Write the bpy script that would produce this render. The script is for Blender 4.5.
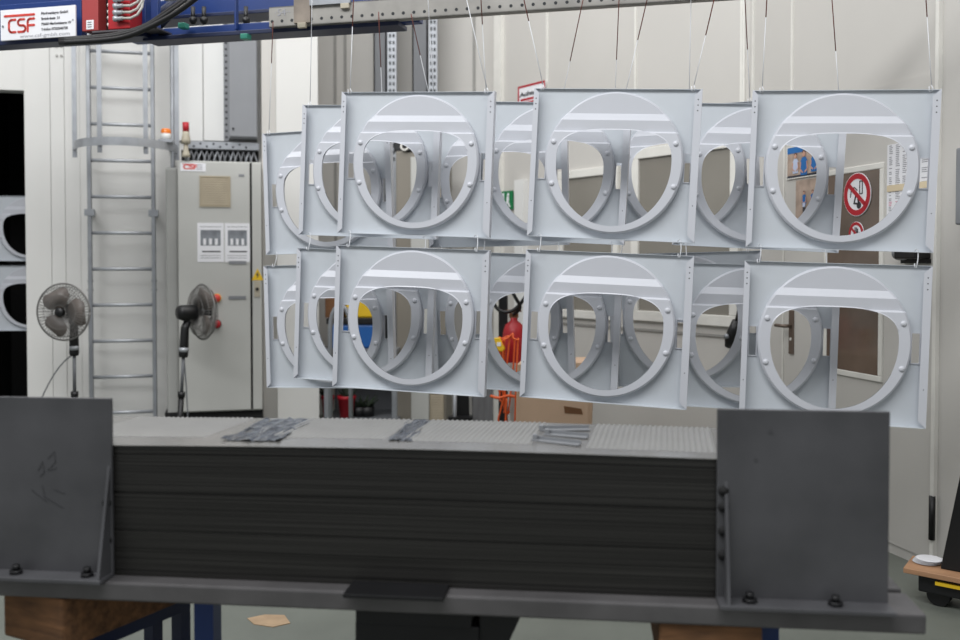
import bpy, bmesh, math, random
from mathutils import Vector, Matrix
random.seed(7)
for o in list(bpy.data.objects): bpy.data.objects.remove(o)
S = bpy.context.scene; C = S.collection
PI = math.pi; R = math.radians
# ------------------------------------------------------------------ camera, light, exposure
CAM_H = 1.41; PITCH = R(1.45); SHIFT = 33.7; F = 960.0
cd = bpy.data.cameras.new('camera'); cam = bpy.data.objects.new('camera', cd); C.objects.link(cam)
cam.location = (0, 0, CAM_H); cam.rotation_euler = (PI/2 - PITCH, 0, 0)
cd.sensor_width = 36; cd.lens = 36; cd.shift_y = -SHIFT/960; cd.clip_end = 100
cd.dof.use_dof = True; cd.dof.focus_distance = 4.05; cd.dof.aperture_fstop = 2.0
S.camera = cam
W_ = bpy.data.worlds.new('hall_air'); S.world = W_; W_.use_nodes = True
W_.node_tree.nodes['Background'].inputs[0].default_value = (0.95, 0.98, 1.0, 1)
W_.node_tree.nodes['Background'].inputs[1].default_value = 0.42
def area(name, loc, to, sx, sy, power, col=(1, 1, 1)):
    l = bpy.data.lights.new(name, 'AREA'); l.shape = 'RECTANGLE'; l.size = sx; l.size_y = sy; l.energy = power; l.color = col
    o = bpy.data.objects.new(name, l); C.objects.link(o); o.location = loc
    o.rotation_euler = (Vector(to) - Vector(loc)).to_track_quat('-Z', 'Y').to_euler(); return o
area('striplight_front', (-1.5, 1.0, 5.4), (0.0, 4.3, 1.3), 6.4, 1.3, 285, (0.985, 0.995, 1.0))
area('skylight_middle', (0.2, 5.6, 6.0), (0.6, 7.2, 0.5), 6.0, 3.0, 150, (1.0, 0.985, 0.97))
area('skylight_back', (-3.0, 4.6, 5.4), (-2.2, 8.0, 1.4), 3.0, 2.0, 58)
S.view_settings.view_transform = 'Standard'; S.view_settings.look = 'None'
S.view_settings.gamma = 1; S.view_settings.use_curve_mapping = False; S.view_settings.exposure = 0.0
# ------------------------------------------------------------------ helpers
def lin(c): 
    c = c/255.0
    return c/12.92 if c <= .04045 else ((c+.055)/1.055)**2.4
MATS = {}
def mat(name, rgb, rough=.5, metal=0.0, noise=.06, scale=6.0, bump=0.0, stretch=None, emit=0, alpha=1, spec=.5):
    if name in MATS: return MATS[name]
    m = bpy.data.materials.new(name); m.use_nodes = True; nt = m.node_tree; b = nt.nodes['Principled BSDF']
    c = [lin(x) for x in rgb]
    b.inputs['Roughness'].default_value = rough; b.inputs['Metallic'].default_value = metal
    b.inputs['Specular IOR Level'].default_value = spec
    tc = nt.nodes.new('ShaderNodeTexCoord'); src = tc.outputs['Object']
    if stretch:
        mp = nt.nodes.new('ShaderNodeMapping'); mp.inputs['Scale'].default_value = stretch
        nt.links.new(src, mp.inputs[0]); src = mp.outputs[0]
    n = nt.nodes.new('ShaderNodeTexNoise'); n.inputs['Scale'].default_value = scale; n.inputs['Detail'].default_value = 5
    nt.links.new(src, n.inputs['Vector'])
    r = nt.nodes.new('ShaderNodeValToRGB'); e = r.color_ramp.elements
    e[0].position = .3; e[1].position = .7
    e[0].color = [x*(1-noise) for x in c]+[1]; e[1].color = [min(1, x*(1+noise)) for x in c]+[1]
    nt.links.new(n.outputs['Fac'], r.inputs[0]); nt.links.new(r.outputs[0], b.inputs['Base Color'])
    if bump:
        bp = nt.nodes.new('ShaderNodeBump'); bp.inputs['Strength'].default_value = bump; bp.inputs['Distance'].default_value = .01
        nt.links.new(n.outputs['Fac'], bp.inputs['Height']); nt.links.new(bp.outputs[0], b.inputs['Normal'])
    if emit:
        b.inputs['Emission Color'].default_value = c+[1]; b.inputs['Emission Strength'].default_value = emit
    b.inputs['Alpha'].default_value = alpha
    MATS[name] = m; return m
class Plane:
    """a vertical plane: s runs along it to the right, o goes deeper, z up"""
    def __init__(s, O, a): s.O = O; s.a = a; s.u = (math.cos(a), math.sin(a)); s.n = (-math.sin(a), math.cos(a))
    def w(s, x, o, z): return Vector((s.O[0]+x*s.u[0]+o*s.n[0], s.O[1]+x*s.u[1]+o*s.n[1], z))
    def pt(s, px, py, o=0.0):
        a = (px-480)/F; b = -(py-320+SHIFT)/F; c, sn = math.cos(PITCH), math.sin(PITCH)
        d = (a, c+b*sn, b*c-sn)                              # ray from the lens
        ox, oy = s.O[0]+o*s.n[0], s.O[1]+o*s.n[1]
        t = (ox*s.n[0]+oy*s.n[1])/(d[0]*s.n[0]+d[1]*s.n[1])
        return ((d[0]*t-ox)*s.u[0]+(d[1]*t-oy)*s.u[1], CAM_H+d[2]*t)
    def s_(s, px, o=0.0): return s.pt(px, 262, o)[0]
    def z_(s, px, py, o=0.0): return s.pt(px, py, o)[1]
WORLD = Plane((0, 0), 0)
ORG = {}
def smooth(pts, k=4):
    p = [Vector(q) for q in pts]; out = []; n = len(p)
    for j in range(n-1):
        a, b_, c, d_ = (p[max(0, min(n-1, j+e))] for e in (-1, 0, 1, 2))
        for q in range(k):
            t = q/k; out.append(.5*((2*b_)+(c-a)*t+(2*a-5*b_+4*c-d_)*t*t+(-a+3*b_-3*c+d_)*t**3))
    return out+[p[-1]]
class MB:
    def __init__(s): s.v = []; s.f = []; s.m = []; s.sm = []
    def add(s, vs, fs, mi=0, smooth=False):
        k = len(s.v); s.v += [tuple(v) for v in vs]
        for f in fs: s.f.append([i+k for i in f]); s.m.append(mi); s.sm.append(smooth)
        return s
    def box(s, x0, x1, y0, y1, z0, z1, mi=0):
        x0, x1 = sorted((x0, x1)); y0, y1 = sorted((y0, y1)); z0, z1 = sorted((z0, z1))
        return s.add([(x0,y0,z0),(x1,y0,z0),(x1,y1,z0),(x0,y1,z0),(x0,y0,z1),(x1,y0,z1),(x1,y1,z1),(x0,y1,z1)],
            [(0,3,2,1),(4,5,6,7),(0,1,5,4),(1,2,6,5),(2,3,7,6),(3,0,4,7)], mi)
    def frame(s, x0, x1, z0, z1, w, y0, y1, mi=0):
        s.box(x0, x1, y0, y1, z1-w, z1, mi); s.box(x0, x1, y0, y1, z0, z0+w, mi)
        s.box(x0, x0+w, y0, y1, z0+w, z1-w, mi); return s.box(x1-w, x1, y0, y1, z0+w, z1-w, mi)
    def prism(s, P, y0, y1, mi=0, axis='y'):
        f = {'y': lambda a, b, h: (a, h, b), 'z': lambda a, b, h: (a, b, h), 'x': lambda a, b, h: (h, a, b)}[axis]
        n = len(P); vs = [f(a, b, y0) for a, b in P]+[f(a, b, y1) for a, b in P]
        return s.add(vs, [list(range(n)), list(range(2*n-1, n-1, -1))]+[(i, i+n, (i+1) % n+n, (i+1) % n) for i in range(n)], mi)
    def tube(s, pts, r, n=8, mi=0, smooth=True):
        pts = [Vector(p) for p in pts]; rs = r if isinstance(r, (list, tuple)) else [r]*len(pts)
        T = [(pts[min(i+1, len(pts)-1)]-pts[max(i-1, 0)]).normalized() for i in range(len(pts))]
        a = Vector((0, 0, 1)) if abs(T[0].z) < .9 else Vector((1, 0, 0))
        U = (a-T[0]*a.dot(T[0])).normalized(); vs = []
        for i, p in enumerate(pts):
            U = (U-T[i]*U.dot(T[i])); U = U.normalized() if U.length > 1e-6 else T[i].orthogonal().normalized()
            V = T[i].cross(U)
            vs += [p+(U*math.cos(2*PI*k/n)+V*math.sin(2*PI*k/n))*rs[i] for k in range(n)]
        m = len(pts)
        s.add(vs, [(i*n+k, i*n+(k+1) % n, (i+1)*n+(k+1) % n, (i+1)*n+k) for i in range(m-1) for k in range(n)], mi, smooth)
        b = len(s.v)-len(vs)
        for ring in (list(range(n))[::-1], [(m-1)*n+k for k in range(n)]):
            s.f.append([b+i for i in ring]); s.m.append(mi); s.sm.append(False)
        return s
    def cyl(s, p0, p1, r, n=20, mi=0, r1=None): return s.tube([p0, p1], [r, r if r1 is None else r1], n, mi)
    def lathe(s, prof, o, axis=(0, 0, 1), n=24, mi=0):
        o = Vector(o); q = Vector((0, 0, 1)).rotation_difference(Vector(axis)); vs = []
        for r, h in prof: vs += [o+q @ Vector((max(r, 1e-5)*math.cos(2*PI*k/n), max(r, 1e-5)*math.sin(2*PI*k/n), h)) for k in range(n)]
        return s.add(vs, [(i*n+k, i*n+(k+1) % n, (i+1)*n+(k+1) % n, (i+1)*n+k) for i in range(len(prof)-1) for k in range(n)], mi, True)
    def disc(s, cx, cz, r, y0, y1, n=32, mi=0, sx=1): return s.prism([(cx+sx*r*math.cos(2*PI*k/n), cz+r*math.sin(2*PI*k/n)) for k in range(n)], y0, y1, mi)
    def ring(s, cx, cz, r0, r1, y0, y1, n=40, mi=0, a0=0, a1=2*PI):
        full = abs(a1-a0-2*PI) < 1e-6; m = n if full else n+1; vs = []
        for k in range(m):
            t = a0+(a1-a0)*k/n; c, q = math.cos(t), math.sin(t)
            vs += [(cx+r0*c, y0, cz+r0*q), (cx+r1*c, y0, cz+r1*q), (cx+r1*c, y1, cz+r1*q), (cx+r0*c, y1, cz+r0*q)]
        fs = []
        for k in range(n):
            a, b = 4*k, 4*((k+1) % m)
            fs += [(a+j, b+j, b+(j+1) % 4, a+(j+1) % 4) for j in range(4)]
        if not full: fs += [(0, 1, 2, 3), (4*n+3, 4*n+2, 4*n+1, 4*n)]
        return s.add(vs, fs, mi)
    def stroke(s, P, w, y0, y1, mi=0):
        for (a, b), (c, d) in zip(P, P[1:]):
            L = math.hypot(c-a, d-b) or 1; nx, nz = -(d-b)/L*w/2, (c-a)/L*w/2
            s.prism([(a+nx, b+nz), (a-nx, b-nz), (c-nx, d-nz), (c+nx, d+nz)], y0, y1, mi)
        for a, b in P: s.disc(a, b, w/2, y0, y1, 10, mi)
        return s
    def obj(s, name, m, parent=None, bevel=0, org=None):
        m = m if isinstance(m, (list, tuple)) else [m]
        if org is None:
            q = parent
            while q is not None and q not in ORG: q = q.parent
            org = ORG.get(q, (0, 0, 0))
        me = bpy.data.meshes.new(name); me.from_pydata([(a-org[0], b-org[1], c-org[2]) for a, b, c in s.v], [], s.f)
        for x in m: me.materials.append(x)
        me.polygons.foreach_set('material_index', s.m); me.polygons.foreach_set('use_smooth', s.sm)
        bm = bmesh.new(); bm.from_mesh(me); bmesh.ops.recalc_face_normals(bm, faces=bm.faces); bm.to_mesh(me); bm.free()
        o = bpy.data.objects.new(name, me); C.objects.link(o); o.parent = parent
        if bevel:
            b = o.modifiers.new('edge', 'BEVEL'); b.width = bevel; b.segments = 2; b.limit_method = 'ANGLE'
        return o
def tag(o, label, cat, group=None, kind=None):
    if label: o['label'] = label
    if cat: o['category'] = cat
    if group: o['group'] = group
    if kind: o['kind'] = kind
    return o
def thing(name, label, cat, PL, org, group=None):
    o = bpy.data.objects.new(name, None); C.objects.link(o); o.empty_display_size = .05
    o.location = PL.w(*org); o.rotation_euler = (0, 0, PL.a); ORG[o] = org
    return tag(o, label, cat, group)
def solo(mb, name, label, cat, PL, org, m, group=None, kind=None, bevel=0):
    o = mb.obj(name, m, None, bevel, org); o.location = PL.w(*org); o.rotation_euler = (0, 0, PL.a)
    return tag(o, label, cat, group, kind)
def struct(mb, name, PL, m, bevel=0):
    o = mb.obj(name, m, None, bevel, (0, 0, 0)); o.location = PL.w(0, 0, 0); o.rotation_euler = (0, 0, PL.a); o['kind'] = 'structure'; return o
def text(body, x, z, y, size, m, parent, name='lettering', align='LEFT', sx=1.0, bold=0.0, shear=0):
    c = bpy.data.curves.new('t', 'FONT'); c.body = body; c.size = size; c.align_x = align; c.extrude = .0006; c.offset = bold; c.shear = shear
    t = bpy.data.objects.new('t', c); C.objects.link(t)
    me = bpy.data.meshes.new_from_object(t.evaluated_get(bpy.context.evaluated_depsgraph_get()))
    bpy.data.objects.remove(t); bpy.data.curves.remove(c); me.name = name; q = parent
    while q not in ORG: q = q.parent
    og = ORG[q]
    me.transform(Matrix.Translation((x-og[0], y-og[1], z-og[2])) @ Matrix.Rotation(PI/2, 4, 'X') @ Matrix.Diagonal((sx, 1, 1, 1)))
    me.materials.clear(); me.materials.append(m)
    o = bpy.data.objects.new(name, me); C.objects.link(o); o.parent = parent; return o
def dup(root):
    r = root.copy(); C.objects.link(r)
    for ch in list(root.children):
        c = ch.copy(); C.objects.link(c); c.parent = r
        for g in list(ch.children):
            d = g.copy(); C.objects.link(d); d.parent = c
    return r
# ------------------------------------------------------------------ materials
M = dict(
 panel=mat('pale_grey_enamel', (200,205,211), .40, 0, .02, 9), cover=mat('pale_grey_cover', (204,206,213), .30, 0, .015, 9),
 edgeline=mat('dark_edge_line', (70,72,78), .6), hole=mat('dark_hole', (40,42,46), .7), white=mat('white_paint', (222,222,220), .5, 0, .03, 3),
 wallw=mat('white_cladding', (213,212,209), .55, 0, .03, 1.5), beige=mat('cream_cladding', (196,193,188), .5, 0, .035, 1.2),
 joint=mat('joint_grey', (150,148,144), .6), trim=mat('light_trim', (222,220,214), .45),
 floor=mat('concrete_floor', (104,108,101), .55, 0, .14, 2.5, .1), tan=mat('worn_floor', (165,140,112), .7, 0, .15, 14),
 galv=mat('galvanised_steel', (172,175,180), .38, .4, .1, 14), galvd=mat('dull_zinc', (150,153,158), .45, .55, .12, 10),
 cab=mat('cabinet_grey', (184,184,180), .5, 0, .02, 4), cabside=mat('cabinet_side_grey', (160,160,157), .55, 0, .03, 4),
 dgrey=mat('mid_grey_paint', (128,130,134), .5, 0, .04, 5), postgrey=mat('slate_grey_paint', (104,106,110), .55, 0, .05, 5),
 black=mat('black_plastic', (15,15,17), .4, 0, .1, 8), blackm=mat('black_matt', (13,13,14), .8, 0, .2, 3),
 blue=mat('blue_paint', (22,52,112), .38, 0, .1, 5), navy=mat('navy_paint', (20,32,66), .45, 0, .12, 5),
 red=mat('red_paint', (168,28,36), .4, 0, .06, 6), redside=mat('pale_red_paint', (160,62,62), .45, 0, .06, 6), signred=mat('sign_red', (172,22,38), .5, 0, .03, 6),
 csfred=mat('lettering_red', (206,66,56), .5, 0, .03, 6), ink=mat('black_ink', (52,52,56), .6), inkgrey=mat('grey_ink', (152,152,158), .6),
 paper=mat('paper', (228,228,232), .7, 0, .015, 8), steel=mat('mill_scale_steel', (84,84,87), .42, .25, .3, 3.2),
 steel2=mat('worn_table_steel', (98,96,97), .4, .3, .2, 6), darksteel=mat('black_steel', (24,24,26), .45, .2, .2, 6),
 rust=mat('rust_brown', (104,46,36), .7, 0, .2, 30), wire=mat('white_coated_wire', (214,216,220), .5, .1, .04, 30),
 wood=mat('rough_timber', (112,78,50), .85, 0, .45, 7, .5, (1, 6, 6)), ply=mat('plywood', (168,128,96), .6, 0, .12, 4, 0, (1, 6, 6)),
 bronze=mat('dark_bronze', (112,98,88), .4, .4, .08, 9), card=mat('cardboard', (202,172,146), .8, 0, .06, 5), tape=mat('brown_tape', (122,84,54), .4, 0, .1, 9),
 orange=mat('orange_plastic', (224,96,40), .4, 0, .05, 9), amber=mat('amber_lens', (226,120,30), .2, 0, .04, 9), yellow=mat('yellow_plastic', (226,186,36), .4, 0, .05, 9),
 green=mat('sign_green', (28,120,72), .5, 0, .04, 9), teal=mat('teal_plastic', (60,150,130), .4), louvre=mat('louvre_beige', (170,158,136), .6, 0, .06, 9),
 beigep=mat('beige_plastic', (176,168,150), .5), smoke=mat('smoky_blade', (118,108,102), .3, 0, .05, 8), grille=mat('grille_grey', (120,118,116), .4, .3),
 glass=mat('grey_glass', (132,128,120), .12, 0, .1, 1.2), glassb=mat('brown_glass', (104,90,80), .1, 0, .35, 2.4), bin=mat('bin_blue', (30,92,164), .4, 0, .04, 6),
 leaf=mat('dark_leaf', (46,58,42), .6, 0, .3, 20), skin=mat('skin_print', (198,152,132), .7), shirt=mat('blue_print', (34,104,170), .7), shirtp=mat('pale_print', (186,196,220), .7), trouser=mat('dark_print', (44,48,60), .7), hair=mat('brown_print', (92,66,52), .7),
 photo=mat('photo_print', (120,124,130), .6, 0, .3, 14), photob=mat('photo_warm', (170,150,136), .6, 0, .3, 14), film=mat('clear_film', (92,96,104), .1, .6, .3, 9, .3))
# stacked sheet edges: fine horizontal streaks
def stackmat():
    m = bpy.data.materials.new('oiled_sheet_edges'); m.use_nodes = True; nt = m.node_tree; b = nt.nodes['Principled BSDF']
    tc = nt.nodes.new('ShaderNodeTexCoord'); mp = nt.nodes.new('ShaderNodeMapping'); mp.inputs['Scale'].default_value = (.25, .25, 55)
    n = nt.nodes.new('ShaderNodeTexNoise'); n.inputs['Scale'].default_value = 4; n.inputs['Detail'].default_value = 8
    r = nt.nodes.new('ShaderNodeValToRGB'); r.color_ramp.elements[0].position = .3; r.color_ramp.elements[1].position = .75
    r.color_ramp.elements[0].color = (.018, .017, .016, 1); r.color_ramp.elements[1].color = (.05, .048, .045, 1)
    nt.links.new(tc.outputs['Object'], mp.inputs[0]); nt.links.new(mp.outputs[0], n.inputs['Vector']); nt.links.new(n.outputs['Fac'], r.inputs[0])
    nt.links.new(r.outputs[0], b.inputs['Base Color']); b.inputs['Roughness'].default_value = .36; b.inputs['Metallic'].default_value = .35
    return m
M['stack'] = stackmat()
# ------------------------------------------------------------------ planes of the place
BW = Plane(((120-480)/F*7.56, 7.56), R(14))            # left back wall with the ladder
RW = Plane((2.0, 4.59), R(-76))                        # right wall; s runs towards the camera
q_ = RW.w(RW.s_(748), 0, 0); RX = Plane((q_.x, q_.y), R(-55.5))   # farther stretch of the right wall, turned towards the room
RE = Plane((0, 8.85), 0)                               # rear wall
TB = Plane((-.973, 2.56), R(-6.5))                     # work table / stack of sheets
KV = Plane(((275-480)/F*4.87, 4.87), R(-14))           # conveyor line
# ------------------------------------------------------------------ setting
struct(MB().box(-9, 9, -3, 14, -.1, 0), 'floor', WORLD, M['floor'])
z_top = 4.6
a0, a1 = BW.s_(-70), BW.s_(26); zo = BW.z_(13, 90); zb = 0
b = MB().box(a1, BW.s_(262), 0, .15, 0, z_top).box(a0, a1, 0, .15, zo, z_top).box(a0-2.5, a0, 0, .15, 0, z_top)
struct(b, 'wall_left', BW, M['wallw'])
b = MB().box(a1+.005, BW.s_(52), -.016, 0, 0, z_top).box(BW.s_(52.5), BW.s_(66), -.014, 0, 0, z_top).box(BW.s_(66.5), BW.s_(81), -.008, 0, 0, z_top)
struct(b, 'trim_1', BW, M['wallw'])
for px in (59.5, 64):                                   # screw heads of the column cover
    for py in (47, 56.5): b = MB().disc(BW.s_(px), BW.z_(px, py), .009, -.022, -.014, 10); struct(b, 'trim_screw', BW, M['joint'])
b = MB().box(BW.s_(176), BW.s_(204), -.03, 0, BW.z_(190, 141), z_top).box(BW.s_(205), BW.s_(225.5), -.03, 0, BW.z_(215, 141), z_top)
struct(b, 'trim_2', BW, M['white'])
# bay behind the opening, its darkness put into black walls
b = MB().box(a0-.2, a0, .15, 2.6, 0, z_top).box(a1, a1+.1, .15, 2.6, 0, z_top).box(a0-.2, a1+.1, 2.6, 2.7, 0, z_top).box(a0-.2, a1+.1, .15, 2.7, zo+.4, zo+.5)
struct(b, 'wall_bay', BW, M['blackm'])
# corner column
c0, c1 = BW.s_(277, -.25), BW.s_(318.5, -.25)
struct(MB().box(c0, c1, -.25, .45, 0, z_top), 'wall_column', BW, M['wallw'])
struct(MB().box(BW.s_(262), c0, -.16, .0, 0, z_top), 'column_shade_strip', BW, M['beige'])  # strip for the column's left face, its shade put into the colour
# rear wall, cladding panels
struct(MB().box(RE.s_(255), RE.s_(560), 0, .15, 0, 5.5), 'wall_rear', RE, M['beige'])
b = MB()
for px in (336, 346, 474): b.box(RE.s_(px)-.012, RE.s_(px)+.012, -.012, 0, 0, 5.5)
struct(b, 'trim_4', RE, M['joint'])
struct(MB().box(RE.s_(499), RE.s_(503), -.08, 0, 0, 5.5), 'trim_5', RE, M['trim'])
# right wall
struct(MB().box(RW.s_(748), RW.s_(938), 0, .15, 0, 4.4), 'wall_right', RW, M['beige'])
struct(MB().box(RX.s_(503), 0, 0, .15, 0, 4.6), 'wall_far_right', RX, M['beige'])
struct(MB().box(RX.s_(500)-.05, RX.s_(503.5), -.03, .2, 0, 4.6), 'trim_11', RX, M['trim'])
struct(MB().box(RW.s_(942), RW.s_(942)+2.2, -.01, .15, 0, 4.4), 'wall_front', RW, M['beige'])
struct(MB().box(RW.s_(935.5), RW.s_(937.5), -.015, .0, 0, 4.4).box(RW.s_(938.5), RW.s_(942), -.03, .1, 0, 4.4), 'trim_6', RW, M['trim'])
b = MB()
for px in (752, 791): b.box(RW.s_(px)-.008, RW.s_(px)+.008, -.008, 0, 2.28, 4.4)
c_ = MB()
for px in (547, 635, 740.5, 743): c_.box(RX.s_(px)-.009, RX.s_(px)+.009, -.008, 0, 2.35, 4.6)
struct(c_, 'trim_12', RX, M['trim'])
b.box(RW.s_(784)-.006, RW.s_(784)+.006, -.006, 0, 0, 2.28)
struct(b, 'trim_7', RW, M['trim'])
# windows in the right wall and the door
def window(name, px0, px1, ytop, ybot, pxref, glass, fw=.055, PL=RW, dp=.03):
    s0, s1 = PL.s_(px0), PL.s_(px1); z1, z0 = PL.z_(pxref, ytop), PL.z_(pxref, ybot)
    f = struct(MB().frame(s0, s1, z0, z1, fw, -dp, 0), name, PL, M['trim'], .004)
    p = MB().box(s0+fw, s1-fw, -.012, -.004, z0+fw, z1-fw).obj('pane', glass, f, 0, (0, 0, 0)); return s0, s1, z0, z1
window('window_1', 633.5, 741, 148, 321, 650, M['glass'], .07, RX)
window('window_2', 560, 620, 170, 318, 580, M['glass'], .06, RX)
window('window_3', 826, 885, 163, 382, 880, M['glassb'], .03, RW, .015)
s0, s1 = RX.s_(560), RX.s_(741); zc = RX.z_(650, 329)
struct(MB().box(s0, s1, -.012, 0, zc-.015, zc), 'trim_8', RX, M['joint'])
struct(MB().box(RX.s_(519), RX.s_(528), -.05, 0, 0, RX.z_(523, 180)), 'trim_9', RX, M['white'])
dl = MB().box(RW.s_(785.5), RW.s_(934.5), -.006, 0, .05, 2.27)
d = struct(dl, 'door_1', RW, M['beige'])
hx, hz = RW.s_(793.5), RW.z_(793.5, 326)
h = MB().box(hx-.024, hx+.024, -.014, -.006, hz-.16, hz+.09).obj('handle_plate', M['bronze'], d, .003, (0, 0, 0))
MB().tube([(hx, -.014, hz), (hx, -.055, hz), (hx-.02, -.06, hz), (hx-.085, -.06, hz)], .010).obj('lever', M['bronze'], h, 0, (0, 0, 0))
MB().disc(hx, hz-.075, .009, -.017, -.013, 14).obj('lock_cylinder', M['trim'], h, 0, (0, 0, 0))
MB().cyl((RW.s_(935, -.03), -.03, RW.z_(935, 497, -.03)), (RW.s_(935, -.03), -.03, RW.z_(935, 541, -.03)), .014).obj('hinge', M['darksteel'], d, 0, (0, 0, 0))
struct(MB().prism([(-.09, .01), (-.03, .05), (.05, .045), (.09, -.04), (.03, -.08), (-.05, -.05)], 0, .003, 0, 'z'), 'floor_patch', Plane((-.83, 3.75), 0), M['tan'])
# ------------------------------------------------------------------ the hanging panels
PW, PH = .68, .615
def opening(k=1.0, n=96):
    out = []
    for i in range(n):
        t = 2*PI*i/n; c, s = math.cos(t), math.sin(t)
        if s >= 0: e = 2/3.0; x = .234*math.copysign(abs(c)**e, c); z = .135*abs(s)**e
        else: x = .234*c; z = .257*s
        out.append((x*k, .004+z*k))
    return out
def resample(P, n):
    L = [0]
    for a, b_ in zip(P, P[1:]+P[:1]): L.append(L[-1]+math.hypot(b_[0]-a[0], b_[1]-a[1]))
    Q = P+P[:1]; out = []; j = 0
    for i in range(n):
        d_ = L[-1]*i/n
        while L[j+1] < d_: j += 1
        t = (d_-L[j])/(L[j+1]-L[j]); out.append((Q[j][0]+(Q[j+1][0]-Q[j][0])*t, Q[j][1]+(Q[j+1][1]-Q[j][1])*t))
    return out
def prof(z):
    K = [(-9, .034), (.127, .034), (.133, .021), (.178, .025), (.207, .006), (.296, .013), (9, .013)]
    for (a, p), (b_, q) in zip(K, K[1:]):
        if a <= z <= b_: return p+(q-p)*(z-a)/(b_-a)
def cover_mesh():
    bm = bmesh.new(); n = 112; inn = resample(opening(1, 400), n); cz = .006; rows = []
    # outer points matched to inner ones by angle
    for rr in range(5):
        row = []
        for x, z in inn:
            a = math.atan2((z-cz)/.290, x/.281); ox, oz = .281*math.cos(a), cz+.290*math.sin(a); L = math.hypot(ox-x, oz-z)
            t = [0, .0075/L, .5, 1-(.0028 if z < .05 else .0045)/L, 1][rr]
            row.append(bm.verts.new((ox+(x-ox)*t, 0, oz+(z-oz)*t)))
        rows.append(row)
    for r0, r1 in zip(rows, rows[1:]):
        for i in range(n): bm.faces.new((r0[i], r0[(i+1) % n], r1[(i+1) % n], r1[i]))
    for zz in (.127, .134, .178, .207):
        bmesh.ops.bisect_plane(bm, geom=bm.verts[:]+bm.edges[:]+bm.faces[:], plane_co=(0, 0, zz), plane_no=(0, 0, 1))
    bd = [e for e in bm.edges if e.is_boundary]; bv = {v for e in bd for v in e.verts}
    outer = {v for v in bv if math.hypot(v.co.x/.281, (v.co.z-cz)/.290) > .994}
    for v in bm.verts:
        v.co.y = -(prof(v.co.z)-(.0075 if v in outer else (.0 if v.co.z < .06 else -.003) if v in bv else 0))
    ex = bmesh.ops.extrude_edge_only(bm, edges=bd)
    for v in ex['geom']:
        if isinstance(v, bmesh.types.BMVert): v.co.y = .0 if math.hypot(v.co.x/.281, (v.co.z-cz)/.290) > .994 else v.co.y+(.005 if v.co.z < .06 else .002)
    bmesh.ops.recalc_face_normals(bm, faces=bm.faces)
    me = bpy.data.meshes.new('cover_ring'); bm.to_mesh(me); bm.free(); me.materials.append(M['cover']); me.materials.append(M['edgeline'])
    for p in me.polygons:
        c_ = p.center
        if c_.z < -.10 and (c_.x/.2325)**2+((c_.z-.004)/.2555)**2 < 1.017: p.material_index = 1  # thin dark line along the lower edge of the opening
    return me
SL = (.284, .313, -.065, .05)
def sheet_mesh():
    bm = bmesh.new()
    loops = [[(-PW/2, -PH/2), (PW/2, -PH/2), (PW/2, PH/2), (-PW/2, PH/2)], resample(opening(1.05, 400), 96),
             [(SL[0], SL[2]), (SL[1], SL[2]), (SL[1], SL[3]), (SL[0], SL[3])], [(-SL[0], SL[2]), (-SL[1], SL[2]), (-SL[1], SL[3]), (-SL[0], SL[3])]]
    ed = []
    for P in loops:
        vs = [bm.verts.new((x, 0, z)) for x, z in P]
        ed += [bm.edges.new((vs[i], vs[(i+1) % len(vs)])) for i in range(len(vs))]
    bmesh.ops.triangle_fill(bm, edges=ed, use_beauty=True, use_dissolve=False)
    ex = bmesh.ops.extrude_face_region(bm, geom=bm.faces[:])
    for v in ex['geom']:
        if isinstance(v, bmesh.types.BMVert): v.co.y = .0018
    def bx(x0, x1, y0, y1, z0, z1):
        r = bmesh.ops.create_cube(bm, size=1); 
        for v in r['verts']: v.co = Vector(((x0+x1)/2+v.co.x*(x1-x0), (y0+y1)/2+v.co.y*(y1-y0), (z0+z1)/2+v.co.z*(z1-z0)))
    bx(-PW/2, PW/2, -.013, .0018, PH/2-.0018, PH/2); bx(-PW/2, PW/2, -.036, .0018, -PH/2, -PH/2+.0018)
    bmesh.ops.recalc_face_normals(bm, faces=bm.faces)
    me = bpy.data.meshes.new('sheet'); bm.to_mesh(me); bm.free(); me.materials.append(M['panel']); return me
def make_panel():
    t = thing('door_panel', '', '', WORLD, (0, 0, 0))
    for nm, me in (('sheet', sheet_mesh()), ('cover_ring', cover_mesh())):
        o = bpy.data.objects.new(nm, me); C.objects.link(o); o.parent = t
    for sg in (-1, 1):
        b = MB().box(sg*PW/2, sg*(PW/2-.0018), -.036, 0, -PH/2+.002, PH/2-.002)
        lw = .029 if sg > 0 else .0215
        b.prism([(sg*PW/2, PH/2), (sg*(PW/2-lw), PH/2-lw), (sg*(PW/2-lw), -PH/2+lw), (sg*PW/2, -PH/2)], -.0378, -.036)
        for z in (.262, .24, .218, -.16): b.disc(sg*(PW/2-lw*.5), z, .0026 if z > 0 else .002, -.0381, -.0377, 10, 1)
        b.obj('side_flange', [M['cover'], M['hole']], t)
        MB().frame(sg*SL[0]-(.003 if sg > 0 else .032), sg*SL[0]+(.032 if sg > 0 else .003), SL[2]-.003, SL[3]+.003, .004, -.004, .0).obj('slot_frame', M['cover'], t)
        for z in (.086, -.086):
            MB().lathe([(.0112, 0), (.0112, .002), (.0098, .005), (.006, .0075), (0, .0083)], (sg*.2475, -.0328, z), (0, -1, 0), 16).obj('rivet', M['cover'], t)
    return t
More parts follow.
